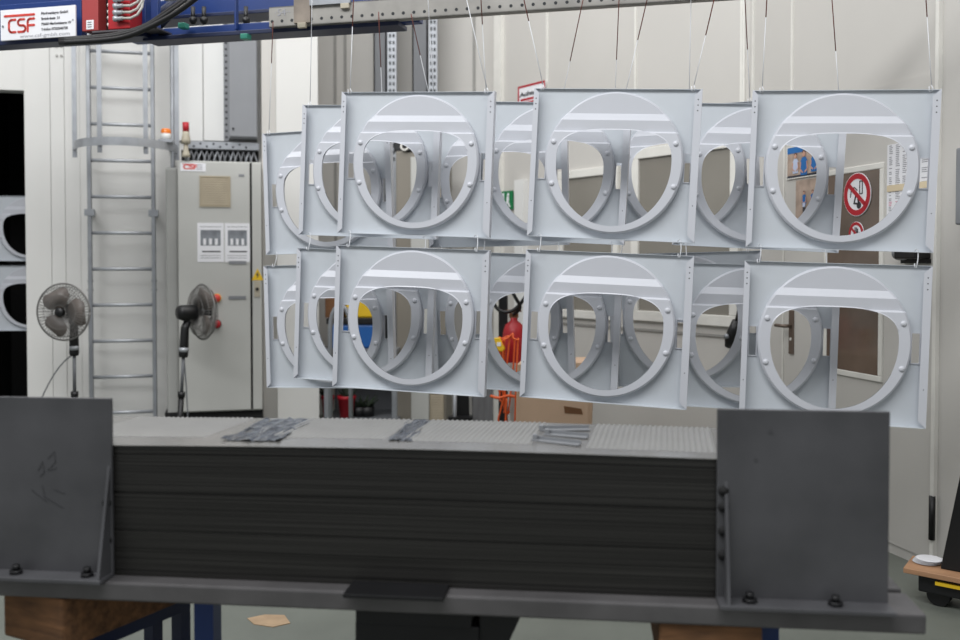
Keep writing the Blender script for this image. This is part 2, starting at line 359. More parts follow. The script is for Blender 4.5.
PANELS = {  # x, y, z, yaw, roll as they hang
 'U1':(-.272,4.143,1.831,-13.7,2.2),'U2':(.548,3.947,1.809,-14,2.8),'U3':(1.393,3.723,1.764,-14.1,2.1),
 'L1':(-.293,4.112,1.164,-13.7,2.0),'L2':(.516,3.932,1.141,-14.1,2.5),'L3':(1.367,3.717,1.098,-13.8,1.7),
 'U1b':(-.509,4.497,1.833,-14.3,2.2),'U1c':(-.752,4.808,1.763,-14.5,-1.6),'U2b':(.316,4.263,1.807,-14,2.9),'U2c':(.088,4.60,1.792,-14,-1.0),
 'U3b':(1.184,4.102,1.773,-13.8,3.1),'U3c':(.941,4.462,1.823,-14,-1.7),
 'L1b':(-.532,4.467,1.157,-14.4,2.0),'L1c':(-.744,4.782,1.092,-14.2,-1.4),'L2b':(.287,4.279,1.135,-14.1,2.4),'L2c':(.111,4.56,1.133,-14,-1.8),
 'L3b':(1.155,4.066,1.092,-14,1.6),'L3c':(.943,4.409,1.146,-14,-1.4)}
TIER = {'U':'upper','L':'lower'}; COL = {'1':'left','2':'middle','3':'right'}; ROW = {'':'front','b':'middle','c':'rear'}
proto = make_panel(); PMAT = {}; first = True
for k, (x, y, z, yw, rl) in PANELS.items():
    p = proto if first else dup(proto); first = False
    p.location = (x, y, z); p.rotation_euler = (0, R(rl), R(yw))
    PMAT[k] = Matrix.Translation((x, y, z)) @ p.rotation_euler.to_matrix().to_4x4()
    tag(p, f'pale grey sheet-metal panel with round cut-out, {TIER[k[0]]} tier, {ROW[k[2:]]} row, {COL[k[1]]} column', 'metal panel', 'pale grey panels hanging from the conveyor')
for i, (py, wd) in enumerate(((228.5, 'upper'), (298, 'lower'))):       # two more stored in the dark bay
    p = dup(proto); s_, z = BW.pt(30, py, .55); p.location = BW.w(s_, .55, z); p.rotation_euler = (0, 0, R(4)); p.scale = (.87,)*3
    tag(p, f'white panel with round cut-out inside the dark bay at far left, {wd} one', 'metal panel', 'white panels in the dark bay')
# hanging wires: panel key, side, pixel where it leaves the picture's top, share that is coated white
ZC = 2.67
CARR = {'':Plane((PANELS['U2'][0], PANELS['U2'][1]), R(-14)), 'b':Plane((PANELS['U2b'][0], PANELS['U2b'][1]), R(-14)), 'c':KV}
WIRES = [('U1c',-1,273,22,.62),('U1b',-1,312,0,1),('U1',-1,353.5,0,.7),('U1c',1,378.6,12,.5),('U1b',1,428,0,1),('U2c',-1,411,14,.6),('U1',1,466.7,0,1),
 ('U2b',-1,481,0,.75),('U2',-1,524,0,.75),('U2c',1,583,0,.45),('U3c',-1,619,0,.45),('U2b',1,647,0,.6),('U3b',-1,691,0,1),('U2',1,713.5,2,.6),('U3c',1,745,0,.5),
 ('U3',-1,766.8,0,.8),('U3b',1,832,0,.5),('U3',1,926,0,.8)]
for k, sg, px, py, wh in WIRES:
    pl = CARR[k[2:]]; s_, z = pl.pt(px, py, -.03); top = pl.w(s_, -.03, z)
    bot = PMAT[k] @ Vector((sg*.305, -.03, PH/2+.012)); d_ = top-bot
    zt = 2.68 if k[2:] != 'c' or py == 0 else top.z
    top = bot+d_*((zt-bot.z)/d_.z)
    sd = {-1:'left', 1:'right'}[sg]
    t = thing('hanging_wire', f'thin wire holding the {sd} corner of the upper {ROW[k[2:]]}-row {COL[k[1]]} panel', 'wire', WORLD, tuple(bot), 'wires holding the panels')
    seen = bot+d_*wh if py else bot+d_*wh
    MB().tube([bot, bot.lerp(seen, .5), seen], .0017, 6).obj('coated_wire', M['wire'], t)
    if wh < 1: MB().tube([seen, top], .0022, 6).obj('bare_wire', M['rust'], t)
    elif (top-seen).length > .02: MB().tube([seen, top], .0017, 6).obj('coated_wire', M['wire'], t)
    MB().tube([bot+Vector((0, 0, .0)), bot+Vector((.006, 0, -.012)), bot+Vector((.0, 0, -.028)), bot+Vector((-.008, 0, -.022)), bot+Vector((-.009, 0, -.004))], .002, 6).obj('hook', M['wire'], t)
for k in list(PANELS):
    if k[0] == 'U':
        for sg in (-1, 1):
            a = PMAT[k] @ Vector((sg*.285, -.03, -PH/2)); b_ = PMAT['L'+k[1:]] @ Vector((sg*.285, -.03, PH/2))
            b = MB().tube([a+Vector((-.01, 0, .004)), a+Vector((-.004, 0, .014)), a+Vector((.004, 0, .008)), a.lerp(b_, .5)+Vector((.004, 0, 0)), b_+Vector((0, 0, -.008)), b_+Vector((-.008, 0, -.006)), b_+Vector((-.008, 0, .008))], .002, 6)
            solo(b, 'link_hook', f'short white wire hook under the {({-1:"left",1:"right"})[sg]} corner of the upper {ROW[k[2:]]}-row {COL[k[1]]} panel', 'hook', WORLD, tuple(a), M['wire'], 'wire hooks between the panel tiers')
# ------------------------------------------------------------------ conveyor overhead
ks = lambda px, o=0: KV.s_(px, o)
sA = ks(270.5); zA0, zA1 = KV.z_(275, 27), KV.z_(275, 7)
t = thing('perforated_rail', 'worn white perforated steel rail above the rear row of hanging panels', 'rail', KV, (sA, 0, zA0))
b = MB().box(sA, sA+2.85, .0, .006, zA0, zA1).box(sA, sA+2.85, 0, .05, zA0, zA0+.005).box(sA, sA+2.85, 0, .05, zA1-.005, zA1)
s_ = ks(273.5)
for i in range(52): b.disc(s_+i*.0535, zA0+.028, .008, -.0008, .0005, 12, 1)
b.obj('channel', [mat('worn_white_steel', (150,147,142), .5, .1, .16, 7), M['hole']], t)
text('·54··', sA+.03, zA0+.055, -.001, .05, M['inkgrey'], t)
for px, py, w in ((303, 26, .045), (346, 6.5, .045)):
    s_, z = KV.pt(px, py); MB().box(s_-w/2, s_+w/2, -.02, .0, z-.013, z+.013).obj('clip', M['beigep'], t, .003)
b = MB().box(ks(296), ks(312), -.012, 0, zA0+.01, zA1+.25); b.obj('hanger_plate', mat('rust_stained_steel', (132,122,112), .7, 0, .3, 9), t)
b = MB().box(ks(312), ks(352), -.018, 0, KV.z_(330, 5), zA1+.2); b.obj('splice_plate', M['galvd'], t)
for rk, yo in (('', 0), ('b', 0)):
    pl = CARR[rk]
    solo(MB().box(-1.9, 1.2, -.05, -.01, 2.68, 2.76), 'carrier_rail', 'steel carrier rail above the %s row of hanging panels' % ROW[rk], 'rail', pl, (-1.9, -.03, 2.68), M['galvd'], 'carrier rails')
# blue frame
t = thing('conveyor_frame', 'blue painted steel conveyor frame at the top left', 'conveyor frame', KV, (ks(0, .1), .1, 2.6))
L0 = ks(-40, .1)
def bar(px0, px1, o, yt, yb, ref, name='beam', m='blue', d=.06):
    MB().box(ks(px0, o), ks(px1, o), o, o+d, KV.z_(ref, yb, o), KV.z_(ref, yt, o)).obj(name, M[m], t, .004)
bar(150, 420, .08, 21.5, 31, 270, 'lower_beam'); 
zz = KV.z_(270, 31, .08); MB().box(ks(150, .08), ks(402, .08), .03, .17, zz-.022, zz-.0).obj('lower_flange', M['navy'], t, .003)
bar(150, 420, .5, -6, 13, 250, 'upper_beam'); zz = KV.z_(250, 13, .5); MB().box(ks(150, .5), ks(420, .5), .44, .62, zz-.02, zz).obj('upper_flange', M['navy'], t, .003)
bar(-40, 84, .02, 2, 41, 40, 'side_beam', 'blue', .05); bar(-40, 140, .2, -30, 10, 40, 'top_beam', 'blue')
zz = KV.z_(40, 41, .02); MB().box(L0, ks(150, .02), -.02, .10, zz-.02, zz+.004).obj('side_flange', M['navy'], t, .003)
for px, w in ((158, 7), (238, 2)):
    MB().box(ks(px-w/2, .06), ks(px+w/2, .06), .045, .075, zz-.03 if px < 200 else KV.z_(238, 30, .06), 3.1).obj('upright', M['blue'], t, .003)
MB().box(ks(133, .1), ks(152, .1), .06, .16, KV.z_(140, 42, .1), 3.1).obj('end_plate', M['blue'], t, .004)
for a_, b_ in (((158, 26), (180, 2)), ((134, 34), (178, 0))):
    p0 = KV.pt(*a_, .2); p1 = KV.pt(*b_, .2); MB().tube([(p0[0], .2, p0[1]), (p1[0], .2, p1[1])], .03, 4).obj('brace', M['navy'], t)
for px, py, w in ((181, 25, 7), (243.5, 36, 7)):
    s_, z = KV.pt(px, py, -.0); MB().box(s_-.02, s_+.02, -.0, .05, z-.014, z+.014).obj('clip', M['teal'], t, .004)
for px in (193, 204, 246):
    s_, z = KV.pt(px, 14, .4); MB().cyl((s_, .4, z+.04), (s_, .4, z-.05), .012).lathe([(.012, 0), (.022, .01), (.022, .03), (.01, .04)], (s_, .4, z-.055), n=10).obj('fixing_bolt', M['black'], t)
# sign plate
s0, z1 = KV.pt(0.5, 10.5, -.06); s1 = ks(78.3, -.06); z0 = KV.z_(0.5, 41, -.06); sw, sh = s1-s0, z1-z0
t = thing('company_sign', 'white company sign plate with red CSF lettering on the blue frame', 'sign', KV, (s0, -.06, z0))
MB().box(s0, s1, -.062, -.052, z0, z1).obj('plate', M['paper'], t, .002)
def P(u, v): return (s0+u/865*sw, z1-v/335*sh)         # photo-crop units on the plate
y0, y1 = -.0645, -.0618; b = MB(); w = 22/865*sw
def arc(cx, cy, rx, ry, d0, d1, n=10): return [P(cx+rx*math.cos(R(d0+(d1-d0)*i/n)), cy-ry*math.sin(R(d0+(d1-d0)*i/n))) for i in range(n+1)]
b.stroke([P(55, 70), P(395, 70)], w, y0, y1); b.stroke([P(178, 115)]+arc(140, 150, 38, 35, 90, 180)+arc(140, 215, 38, 35, 180, 270)+[P(178, 250)], w, y0, y1)
b.stroke([P(280, 115)]+arc(238, 148, 30, 33, 90, 270)+arc(262, 216, 32, 35, 90, -90)+[P(210, 250)], w, y0, y1)
b.stroke([P(320, 250)]+arc(352, 150, 32, 35, 180, 90)+[P(395, 115)], w, y0, y1); b.stroke([P(325, 185), P(395, 185)], w, y0, y1)
b.obj('logo', M['csfred'], t)
for i, tx in enumerate(('Förderanlagen GmbH', 'Steinbeisstr. 21', '73660 Markwiningen W', 'Telefon 0735/246720')):
    x, z = P(475, 80+58*i); text(tx, x, z, -.0625, 31/335*sh*1.25, M['ink'], t, bold=.0006)
x, z = P(225, 318); text('www.csf-gmbh.com', x, z, -.0625, .026, M['inkgrey'], t, sx=1.5)
MB().disc(*P(32, 180), .006, -.066, -.06, 10).disc(*P(838, 160), .004, -.066, -.06, 10).obj('screw', M['galvd'], t)
# red junction boxes
s0, z0 = KV.pt(82, 31.5, -.05); s1 = ks(100.5, -.05)
t = thing('valve_box', 'lighter red steel box with a small white label beside the sign', 'control box', KV, (s0, -.05, z0))
MB().box(s0, s1, -.05, .12, z0, 3.05).obj('body', M['redside'], t, .004)  # lighter red than the valve block beside it
q = KV.pt(90, 25, -.052); MB().box(q[0]-.022, q[0]+.022, -.0525, -.0495, q[1]-.022, q[1]+.026).obj('label_plate', M['paper'], t)
b = MB(); [b.box(q[0]-.014, q[0]+.01, -.0535, -.0525, q[1]+.012-.012*i, q[1]+.016-.012*i) for i in range(3)]; b.obj('print_line', M['ink'], t)
MB().box(s1, ks(110, -.05), .02, .12, z0+.02, 3.05).obj('dark_back', M['blackm'], t)
s0, z0 = KV.pt(108, 29.5, -.05); s1 = ks(132, -.05)
t = thing('valve_box', 'bright red valve block with air fittings and white hoses', 'valve block', KV, (s0, -.05, z0))
MB().box(s0, s1, -.05, .10, z0, 3.05).obj('body', M['red'], t, .004)
for py in (0, 6.5, 13, 19):
    a, z = KV.pt(116.5, py, -.07); b = MB().lathe([(0, 0), (.016, 0), (.016, .018), (.011, .02), (.011, .05), (0, .05)], (a-.01, -.075, z), (1, 0, 0), 12).cyl((a+.0, -.075, z), (a, -.05, z), .012)
    f_ = b.obj('air_fitting', M['galv'], t)
    e, ez = KV.pt(142, py-10, -.07); MB().tube([(a+.04, -.075, z), (a+.09, -.08, z-.004), (a+.13, -.08, z+.012), (e, -.07, z+.05), (e+.0, -.05, z+.14)], .007, 8).obj('hose', mat('grey_hose', (180,178,172), .4), f_)
for py in (4, 11, 17, 24): 
    a, z = KV.pt(108, py, -.05); MB().cyl((a-.012, -.03, z), (a, -.03, z), .011).obj('plug', M['trim'], t)
b = MB().box(ks(98, -.03), ks(162, -.03), -.06, .12, z0-.014, z0-.006); b.obj('drip_tray', mat('tray_grey', (96,92,96), .4, .3), t)
# black cables
for i in range(4):
    c = [(190+i*3, -4), (170+i*2, 10+i), (148, 25+i), (125, 33+i*1.3), (100, 37+i*1.2), (60, 40+i)]
    pts = []
    for j, (px, py) in enumerate(c): s_, z = KV.pt(px, py, -.08-.012*i); pts.append((s_, -.08-.012*i, z))
    mm = [M['black'], M['black'], mat('grey_hose', (180,178,172), .4), M['black']][i]
    fine = smooth(pts)
    solo(MB().tube(fine, [.016, .013, .005, .014][i], 8), 'cable', ['outermost thick black cable sagging under the blue frame','black cable running between two thicker ones under the blue frame','thin grey cable under the red valve block','lowest black cable sagging past the red valve block'][i], 'cable', KV, tuple(fine[0]), mm, 'cables under the conveyor frame')
# ------------------------------------------------------------------ ladder with cage
lo = -.16; g = lambda px, o=lo: BW.s_(px, o); gz = lambda px, py, o=lo: BW.z_(px, py, o)
xl, xr = g(90.3), g(154)
t = thing('ladder', 'galvanised wall ladder with a safety cage', 'ladder', BW, (xl, lo, 0))
for x in (xl, xr): MB().box(x-.014, x+.014, lo-.03, lo+.03, .15, 4.4).obj('rail', M['galvd'], t, .003)
zr = gz(122, 197)
for i in range(-6, 8):
    z = zr+i*.2775
    if z > .2: MB().cyl((xl, lo, z), (xr, lo, z), .0135, 12).obj('rung', M['galv'], t)
cx = g(129); zh = gz(120, 149.5); r = .375
pts = [(cx+r*math.cos(R(a))*1.0, lo-.05-.50*max(0, math.sin(R(a)))) for a in range(-10, 191, 8)]
for zz in (zh, zh+.9, zh+1.7):
    b = MB(); n = len(pts); vs = []
    for x, y in pts: vs += [(x, y, zz-.03), (x, y, zz+.03), (cx+(x-cx)*.985, y+.006, zz+.03), (cx+(x-cx)*.985, y+.006, zz-.03)]
    b.add(vs, [(4*i+j, 4*i+4+j, 4*i+4+(j+1) % 4, 4*i+(j+1) % 4) for i in range(n-1) for j in range(4)], 0, False); b.obj('cage_hoop', M['galv'], t)
for a in (6, 62, 112, 172):
    x, y = cx+.985*r*math.cos(R(a)), lo-.05-.49*math.sin(R(a)); MB().box(x-.016, x+.016, y+.004, y+.014, zh-.08, 4.4).obj('cage_upright', M['galvd'], t)
for x, dx in ((xl, -.0), (xr, 0)):
    for z in (gz(122, 213), gz(122, 213)+1.7):
        MB().box(x-.035, x+.035, lo-.035, lo+.035, z-.025, z+.025).box(x-.02, x+.02, lo, 0, z-.012, z+.012).obj('wall_bracket', M['galvd'], t)
    MB().cyl((x-.022, lo, gz(122, 281)), (x+.022, lo, gz(122, 281)), .006).cyl((x-.022, lo, gz(122, 290)), (x+.022, lo, gz(122, 290)), .006).obj('splice_bolt', M['dgrey'], t)
solo(MB().cyl((BW.s_(174), -.05, 0), (BW.s_(174), -.05, 4.4), .016), 'pipe', 'slim grey vertical pipe between the ladder and the cabinet', 'pipe', BW, (BW.s_(174), -.05, 0), M['galvd'])
# ------------------------------------------------------------------ electrical cabinet
co = -.42; k = lambda px: BW.s_(px, co); kz = lambda px, py: BW.z_(px, py, co)
x0, x1 = k(178), k(262); zt, zb = kz(215, 161), kz(215, 412)
t = thing('electrical_cabinet', 'tall light grey electrical cabinet behind the right fan', 'electrical cabinet', BW, (x0, co, 0))
MB().box(x0, x1, co+.02, -.005, zb, zt).obj('body', M['cab'], t, .006)
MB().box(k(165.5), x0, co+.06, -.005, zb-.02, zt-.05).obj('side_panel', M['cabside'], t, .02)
MB().box(k(163), x1, co+.05, -.005, 0, zb).obj('plinth', M['blackm'], t)
d1 = MB().box(x0+.004, k(251)-.006, co, co+.02, zb+.01, zt-.006).obj('door', M['cab'], t, .004)
d2 = MB().box(k(252.3), x1-.003, co, co+.02, zb+.01, zt-.006).obj('narrow_door', M['cab'], t, .004)
MB().box(k(251)-.006, k(252.3), co+.012, co+.019, zb+.01, zt-.006).obj('door_gap', M['blackm'], t)
xa, xb, za, zc = k(200), k(231), kz(215, 207), kz(215, 176)
v = MB().frame(xa, xb, za, zc, .012, co-.008, co).box(xa+.012, xb-.012, co-.001, co, za+.012, zc-.012).obj('louvre', M['louvre'], d1)
for i in range(12):
    z = za+.018+i*(zc-za-.03)/12; MB().add([(xa+.012, co-.007, z), (xb-.012, co-.007, z), (xb-.012, co-.001, z+.014), (xa+.012, co-.001, z+.014)], [(0, 1, 2, 3)]).obj('slat', M['louvre'], v)
xa, xb, za, zc = k(181), k(206.5), kz(190, 171.3), kz(190, 163)
q = MB().box(xa, xb, co-.003, co, za, zc).obj('nameplate', M['paper'], d1)
text('CSF', xa+.02, za+.016, co-.0035, .05, M['csfred'], q, sx=1.25, bold=.002); MB().box(xa+.015, xa+.1, co-.004, co-.003, zc-.012, zc-.007).obj('bar', M['csfred'], q)
b = MB(); [b.box(xa+.115, xb-.025, co-.004, co-.003, za+.015+i*.016, za+.021+i*.016) for i in range(3)]; b.obj('print_line', M['inkgrey'], q)
xa, z = k(242), kz(242, 175.5); MB().box(xa-.02, xa+.02, co-.004, co, z-.009, z+.009).obj('rating_plate', M['dgrey'], d1)
for px, py in ((237.5, 262.5), (237, 297.5)):
    xa, z = k(px), kz(px, py); MB().box(xa-.065, xa+.065, co-.006, co, z-.012, z+.012).obj('recessed_handle', M['dgrey'], d1)
for px, py, m in ((216.5, 298, 'orange'), (216.5, 324, 'red')):
    xa, z = k(px), kz(px, py); q = MB().disc(xa, z, .034, co-.006, co, 20).obj('push_button', M['yellow'] if m == 'orange' else M['darksteel'], d1)
    MB().lathe([(.03, 0), (.03, .022), (.02, .03), (0, .031)], (xa, co-.006, z), (0, -1, 0), 18).obj('cap', M['csfred'] if m == 'orange' else M['red'], q)
xa, z = k(257), kz(257, 289); q = MB().box(xa-.022, xa+.022, co-.006, co, z-.06, z+.06).obj('lock_plate', M['beigep'], d2); MB().disc(xa, z, .012, co-.016, co-.006, 14).obj('lock', M['darksteel'], q)
xa, z = k(257.5), kz(257.5, 275); q = MB().prism([(xa-.045, z-.04), (xa+.045, z-.04), (xa, z+.05)], co-.003, co).obj('warning_sticker', M['yellow'], d2)
MB().prism([(xa+.008, z+.03), (xa-.015, z), (xa-.002, z), (xa-.008, z-.03), (xa+.014, z+.006), (xa+.002, z+.006)], co-.0036, co-.003).obj('bolt_mark', M['ink'], q)
for i, (p0, p1) in enumerate(((197.5, 224), (225, 250))):
    xa, xb, za, zc = k(p0), k(p1), kz(215, 262), kz(215, 223); w, h = xb-xa, zc-za
    t = thing('notice', ['left printed paper notice taped on the grey electrical cabinet', 'right printed paper notice taped on the grey electrical cabinet'][i], 'paper notice', BW, (xa, co-.003, za), 'notices on the cabinet')
    MB().box(xa, xb, co-.003, co-.001, za, zc).obj('sheet', M['paper'], t)
    MB().box(xa+.12*w, xb-.12*w, co-.0036, co-.003, za+.42*h, za+.82*h).obj('picture', M['photo'], t)
    b = MB(); [b.box(xa+w*(.22+.22*j), xa+w*(.33+.22*j), co-.0042, co-.0036, za+.44*h, za+.6*h) for j in range(3)]; b.obj('pictured_bottle', M['paper'], t)
    b = MB().box(xa+.18*w, xb-.12*w, co-.0036, co-.003, za+.25*h, za+.285*h); [b.box(xa+.1*w, xb-.12*w, co-.0036, co-.003, za+(.1+.06*j)*h, za+(.11+.06*j)*h) for j in range(2)]; b.box(xa+.1*w, xb-.1*w, co-.0036, co-.003, za+.9*h, za+.91*h); b.obj('print_line', M['ink'], t)
# tray, cables and cabinet above
to = -.12; xa, xb = BW.s_(188, to), BW.s_(259.5, to); za, zc = BW.z_(225, 149.5, to), BW.z_(225, 142, to)
t = thing('cable_tray', 'perforated galvanised cable tray above the grey electrical cabinet', 'cable tray', BW, (xa, to, za))
b = MB().box(xa, xb, to, to+.004, za, zc).box(xa, xb, to, 0, za, za+.004); [b.disc(xa+.05+i*.05, (za+zc)/2+(.012 if i % 2 else -.01), .009, to-.001, to+.001, 10, 1) for i in range(int((xb-xa-.06)/.05))]; b.obj('tray', [M['galvd'], M['hole']], t)
struct(MB().box(xa-.05, xb, -.006, -.001, zt-.02, za), 'trim_10', BW, M['blackm'])
for i in range(13):
    px = 192+i*5.2; x = BW.s_(px, -.1); hgt = za-.0; w = .03+.02*random.random(); z0_ = zt-.0
    b = MB().tube([(x-w, -.1, z0_), (x-w*.6, -.11-.01*(i % 3), z0_+.04), (x, -.1, hgt-.012), (x+w*.6, -.1, z0_+.045), (x+w, -.09, z0_)], .008, 7)
    solo(b, 'cable', 'thin looped cable between the cable tray and the electrical cabinet', 'cable', BW, (x, -.1, z0_), [M['dgrey'], M['postgrey'], M['galvd']][i % 3], 'cable loops above the electrical cabinet')
xa, xb, za = BW.s_(229.5, -.2), BW.s_(258.5, -.2), BW.z_(244, 138, -.2)
t = thing('wall_cabinet', 'mid grey steel wall cabinet above the cable tray', 'wall cabinet', BW, (xa, -.2, za))
MB().box(xa, xb, -.18, -.001, za, 4.2).obj('body', M['dgrey'], t, .004); MB().box(xa+.006, xb-.006, -.2, -.18, za+.01, 4.19).obj('door', M['dgrey'], t, .004)
MB().disc(xa+.035, za+.07, .01, -.207, -.2, 12).obj('lock', M['hole'], t)
xa = BW.s_(227.3, -.05); t = thing('mounting_strut', 'slim perforated steel strut left of the grey wall cabinet', 'strut', BW, (xa, -.05, BW.z_(227, 141, -.05)))
zz = BW.z_(227, 141, -.05); b = MB().box(xa-.02, xa+.02, -.05, -.001, zz, 4.3); [b.disc(xa, zz+.03+i*.05, .01, -.0512, -.049, 8, 1) for i in range(40)]; b.obj('channel', [M['dgrey'], M['hole']], t)
# beacons on a bracket
xa, za = BW.pt(166, 140, -.45); t = thing('beacon_light', 'amber beacon lamp on a white base beside the ladder cage', 'beacon lamp', BW, (xa, -.45, za))
MB().lathe([(0, 0), (.037, 0), (.037, .045), (.03, .05), (0, .05)], (xa, -.45, za)).obj('base', M['white'], t)
MB().lathe([(.036, .048), (.036, .072), (.028, .084), (0, .087)], (xa, -.45, za)).obj('lens', M['amber'], t)
MB().box(xa-.05, xa+.05, -.5, -.4, za-.02, za).box(xa-.012, xa+.012, -.45, -.002, za-.03, za-.01).obj('bracket', M['galvd'], t)
xa, za = BW.pt(186, 157, -.43); t = thing('signal_lamp', 'red signal lamp above a small horn on top of the cabinet', 'signal lamp', BW, (xa, -.43, za))
MB().lathe([(0, 0), (.032, 0), (.028, .02), (.018, .06), (.016, .1), (0, .1)], (xa, -.43, za)).obj('horn', M['beigep'], t)
MB().lathe([(0, .1), (.034, .1), (.034, .13), (.026, .17), (.024, .19), (0, .19)], (xa, -.43, za)).obj('body', M['beigep'], t)
MB().lathe([(0, .19), (.024, .19), (.024, .26), (0, .262)], (xa, -.43, za)).obj('lens', M['signred'], t)
MB().cyl((xa, -.40, zt), (xa, -.40, za+.1), .012).cyl((xa, -.40, za+.1), (xa, -.43, za+.1), .012).obj('bracket', M['galvd'], t)
# ------------------------------------------------------------------ fans
def fan(label, px, py, Z, face, lean, cord, cap=True):
    x, zc = (px-480)/F*Z, CAM_H-(py-262)*Z/F; ln = lean
    t = thing('pedestal_fan', label, 'fan', WORLD, (x, Z, 0), 'pedestal fans'); f = Vector((math.cos(R(face)), math.sin(R(face)), 0)); c = Vector((x, Z, zc))
    side = Vector((-f.y, f.x, 0)); up = Vector((0, 0, 1)); nk = c-f*.13+Vector((0, 0, -.06)); base = Vector((nk.x-ln, nk.y, 0))
    P_ = lambda h: base.lerp(nk, h/nk.z)
    MB().lathe([(0, 0), (.2, 0), (.2, .015), (.05, .035), (.03, .06), (0, .06)], base).obj('base', M['black'], t)
    MB().cyl(P_(.03), P_(.45), .02).cyl(P_(.44), P_(.48), .026).obj('stand_tube', M['black'], t)
    MB().cyl(P_(.47), P_(nk.z-.24), .012).obj('pole', M['postgrey'], t)
    MB().tube([P_(nk.z-.26), P_(nk.z-.24), P_(nk.z-.05), nk+f*.02], [.03, .034, .03, .028], 12).obj('neck', M['black'], t)
    MB().cyl(P_(nk.z-.22), P_(nk.z-.19), .0345).obj('control_band', M['galv'], t)
    MB().lathe([(0, -.09), (.045, -.085), (.055, -.06), (.055, .04), (.04, .07), (0, .07)], c-f*.10, f).obj('motor', M['black'], t)
    MB().tube([c-f*.12, nk], .03).obj('tilt_joint', M['black'], t)
    rad = .2
    def cage(sign, nm):
        b = MB()
        for i in range(54):
            a = 2*PI*i/54; d_ = side*math.cos(a)+up*math.sin(a)
            b.tube([c+d_*.045+f*sign*.052, c+d_*.12+f*sign*.05, c+d_*.175+f*sign*.035, c+d_*rad], .0021, 4)
        for rr, h in ((.05, .052), (.12, .05), (.175, .035)):
            b.tube([c+(side*math.cos(2*PI*i/36)+up*math.sin(2*PI*i/36))*rr+f*sign*h for i in range(37)], .0022, 4)
        b.obj(nm, M['grille'], t)
    cage(1, 'front_grille'); cage(-1, 'rear_grille')
    MB().tube([c+(side*math.cos(2*PI*i/48)+up*math.sin(2*PI*i/48))*rad for i in range(49)], .006, 8).obj('grille_rim', M['grille'], t)
    MB().lathe([(0, -.03), (.03, -.03), (.03, .045), (.034, .055), (.03, .064), (0, .066)], c, f, 24).obj('hub', M['black'], t)
    for q in range(3):
        a0_ = 2*PI*q/3-.09; vs = []; n = 9
        for i in range(n):
            u_ = i/(n-1)
            for e in (-1, 1):
                rr = .03+.155*u_; wd = (.34+.66*math.sin(PI*min(1, u_*.8+.12)))*.95; a = a0_+e*wd*(1 if e > 0 else .8)
                rr2 = rr*(1 if .0 < u_ < 1 else .97)
                p_ = c+(side*math.cos(a)+up*math.sin(a))*rr2+f*(e*.016)
                vs += [p_-f*.001, p_+f*.001]
        fs = []
        for i in range(n-1):
            A = 4*i; B = A+4; fs += [(A, A+2, B+2, B), (A+1, B+1, B+3, A+3), (A, B, B+1, A+1), (A+2, A+3, B+3, B+2)]
        fs += [(0, 1, 3, 2), (4*n-4, 4*n-2, 4*n-1, 4*n-3)]
        MB().add(vs, fs, 0, True).obj('blade', M['smoke'], t)
    if cord:
        p0 = P_(nk.z-.25); MB().tube([p0+Vector((cord[0]*u_, cord[1]*u_, cord[2]*u_*(.3+.7*u_))) for u_ in [i/8 for i in range(9)]], .005, 6).obj('power_cord', M['postgrey'], t)
fan('pedestal fan in front of the white column left of the ladder', 63, 312, 6.75, -98, .0, (-.30, .02, -.45))
fan('pedestal fan turned sideways in front of the grey electrical cabinet', 202, 312, 6.95, 42, .06, (.03, .02, -.7))
# ------------------------------------------------------------------ things behind the panels
for i, (p0, p1, q0, q1) in enumerate(((374, 387, 388, 397), (412.5, 428, 429, 437.5))):
    pl = Plane((0, 8.5), 0); x0, x1 = pl.s_(p0), pl.s_(p1)
    t = thing('steel_post', ['slate grey steel post behind the left hanging panels, left one', 'slate grey steel post behind the left hanging panels, right one'][i], 'post', pl, (x0, 0, 0), 'steel posts behind the panels')
    MB().box(x0, x1, -.0, .015, 0, 4.8).box(x0, x0+.012, 0, .12, 0, 4.8).box(x1-.012, x1, 0, .12, 0, 4.8).obj('channel', M['postgrey'], t)
    x0, x1 = pl.s_(q0), pl.s_(q1); t = thing('perforated_strut', ['galvanised strut with two rows of slots, left of the two', 'galvanised strut with two rows of slots, right of the two'][i], 'strut', pl, (x0, -.02, 0), 'perforated struts')
    b = MB().box(x0, x1, -.02, .03, 0, 4.8)
    for j in range(44):
        for e in (.3, .7): b.box(x0+(x1-x0)*e-.009, x0+(x1-x0)*e+.009, -.0212, -.019, 2.3+j*.06, 2.33+j*.06, 1)
    b.obj('channel', [M['galvd'], M['hole']], t)
# machine cabinet with louvre
ml = Plane((0, 7.9), R(-4)); x0, x1 = ml.s_(396), ml.s_(446)
t = thing('machine_cabinet', 'grey machine cabinet with a beige louvre behind the left panels', 'machine cabinet', ml, (x0, 0, 0))
zt_ = ml.z_(405, 151); MB().box(x0, x1, 0, .5, .05, zt_).obj('body', mat('warm_grey_paint', (132,126,116), .45, .1, .04, 3), t, .01)
MB().box(ml.s_(411), ml.s_(429), -.012, 0, .1, zt_-.05).obj('door', M['cab'], t, .004)
xa, xb, za, zc = ml.s_(430), ml.s_(443.5), ml.z_(437, 424), ml.z_(437, 393)
v = MB().frame(xa, xb, za, zc, .008, -.012, 0).obj('louvre', M['louvre'], t); b = MB()
for i in range(11): z = za+.01+i*(zc-za-.02)/11; b.add([(xa, -.012, z), (xb, -.012, z), (xb, -.002, z+.018), (xa, -.002, z+.018)], [(0, 1, 2, 3)])
b.obj('slats', M['louvre'], v)
xa = ml.s_(397); t = thing('motor', 'black motor with a round pale flange on the machine cabinet', 'motor', ml, (xa, .1, zt_))
MB().box(xa-.03, xa+.13, .02, .3, zt_, zt_+.1).cyl((xa+.1, -.02, zt_+.035), (xa+.1, .2, zt_+.035), .045).obj('housing', M['black'], t, .01)
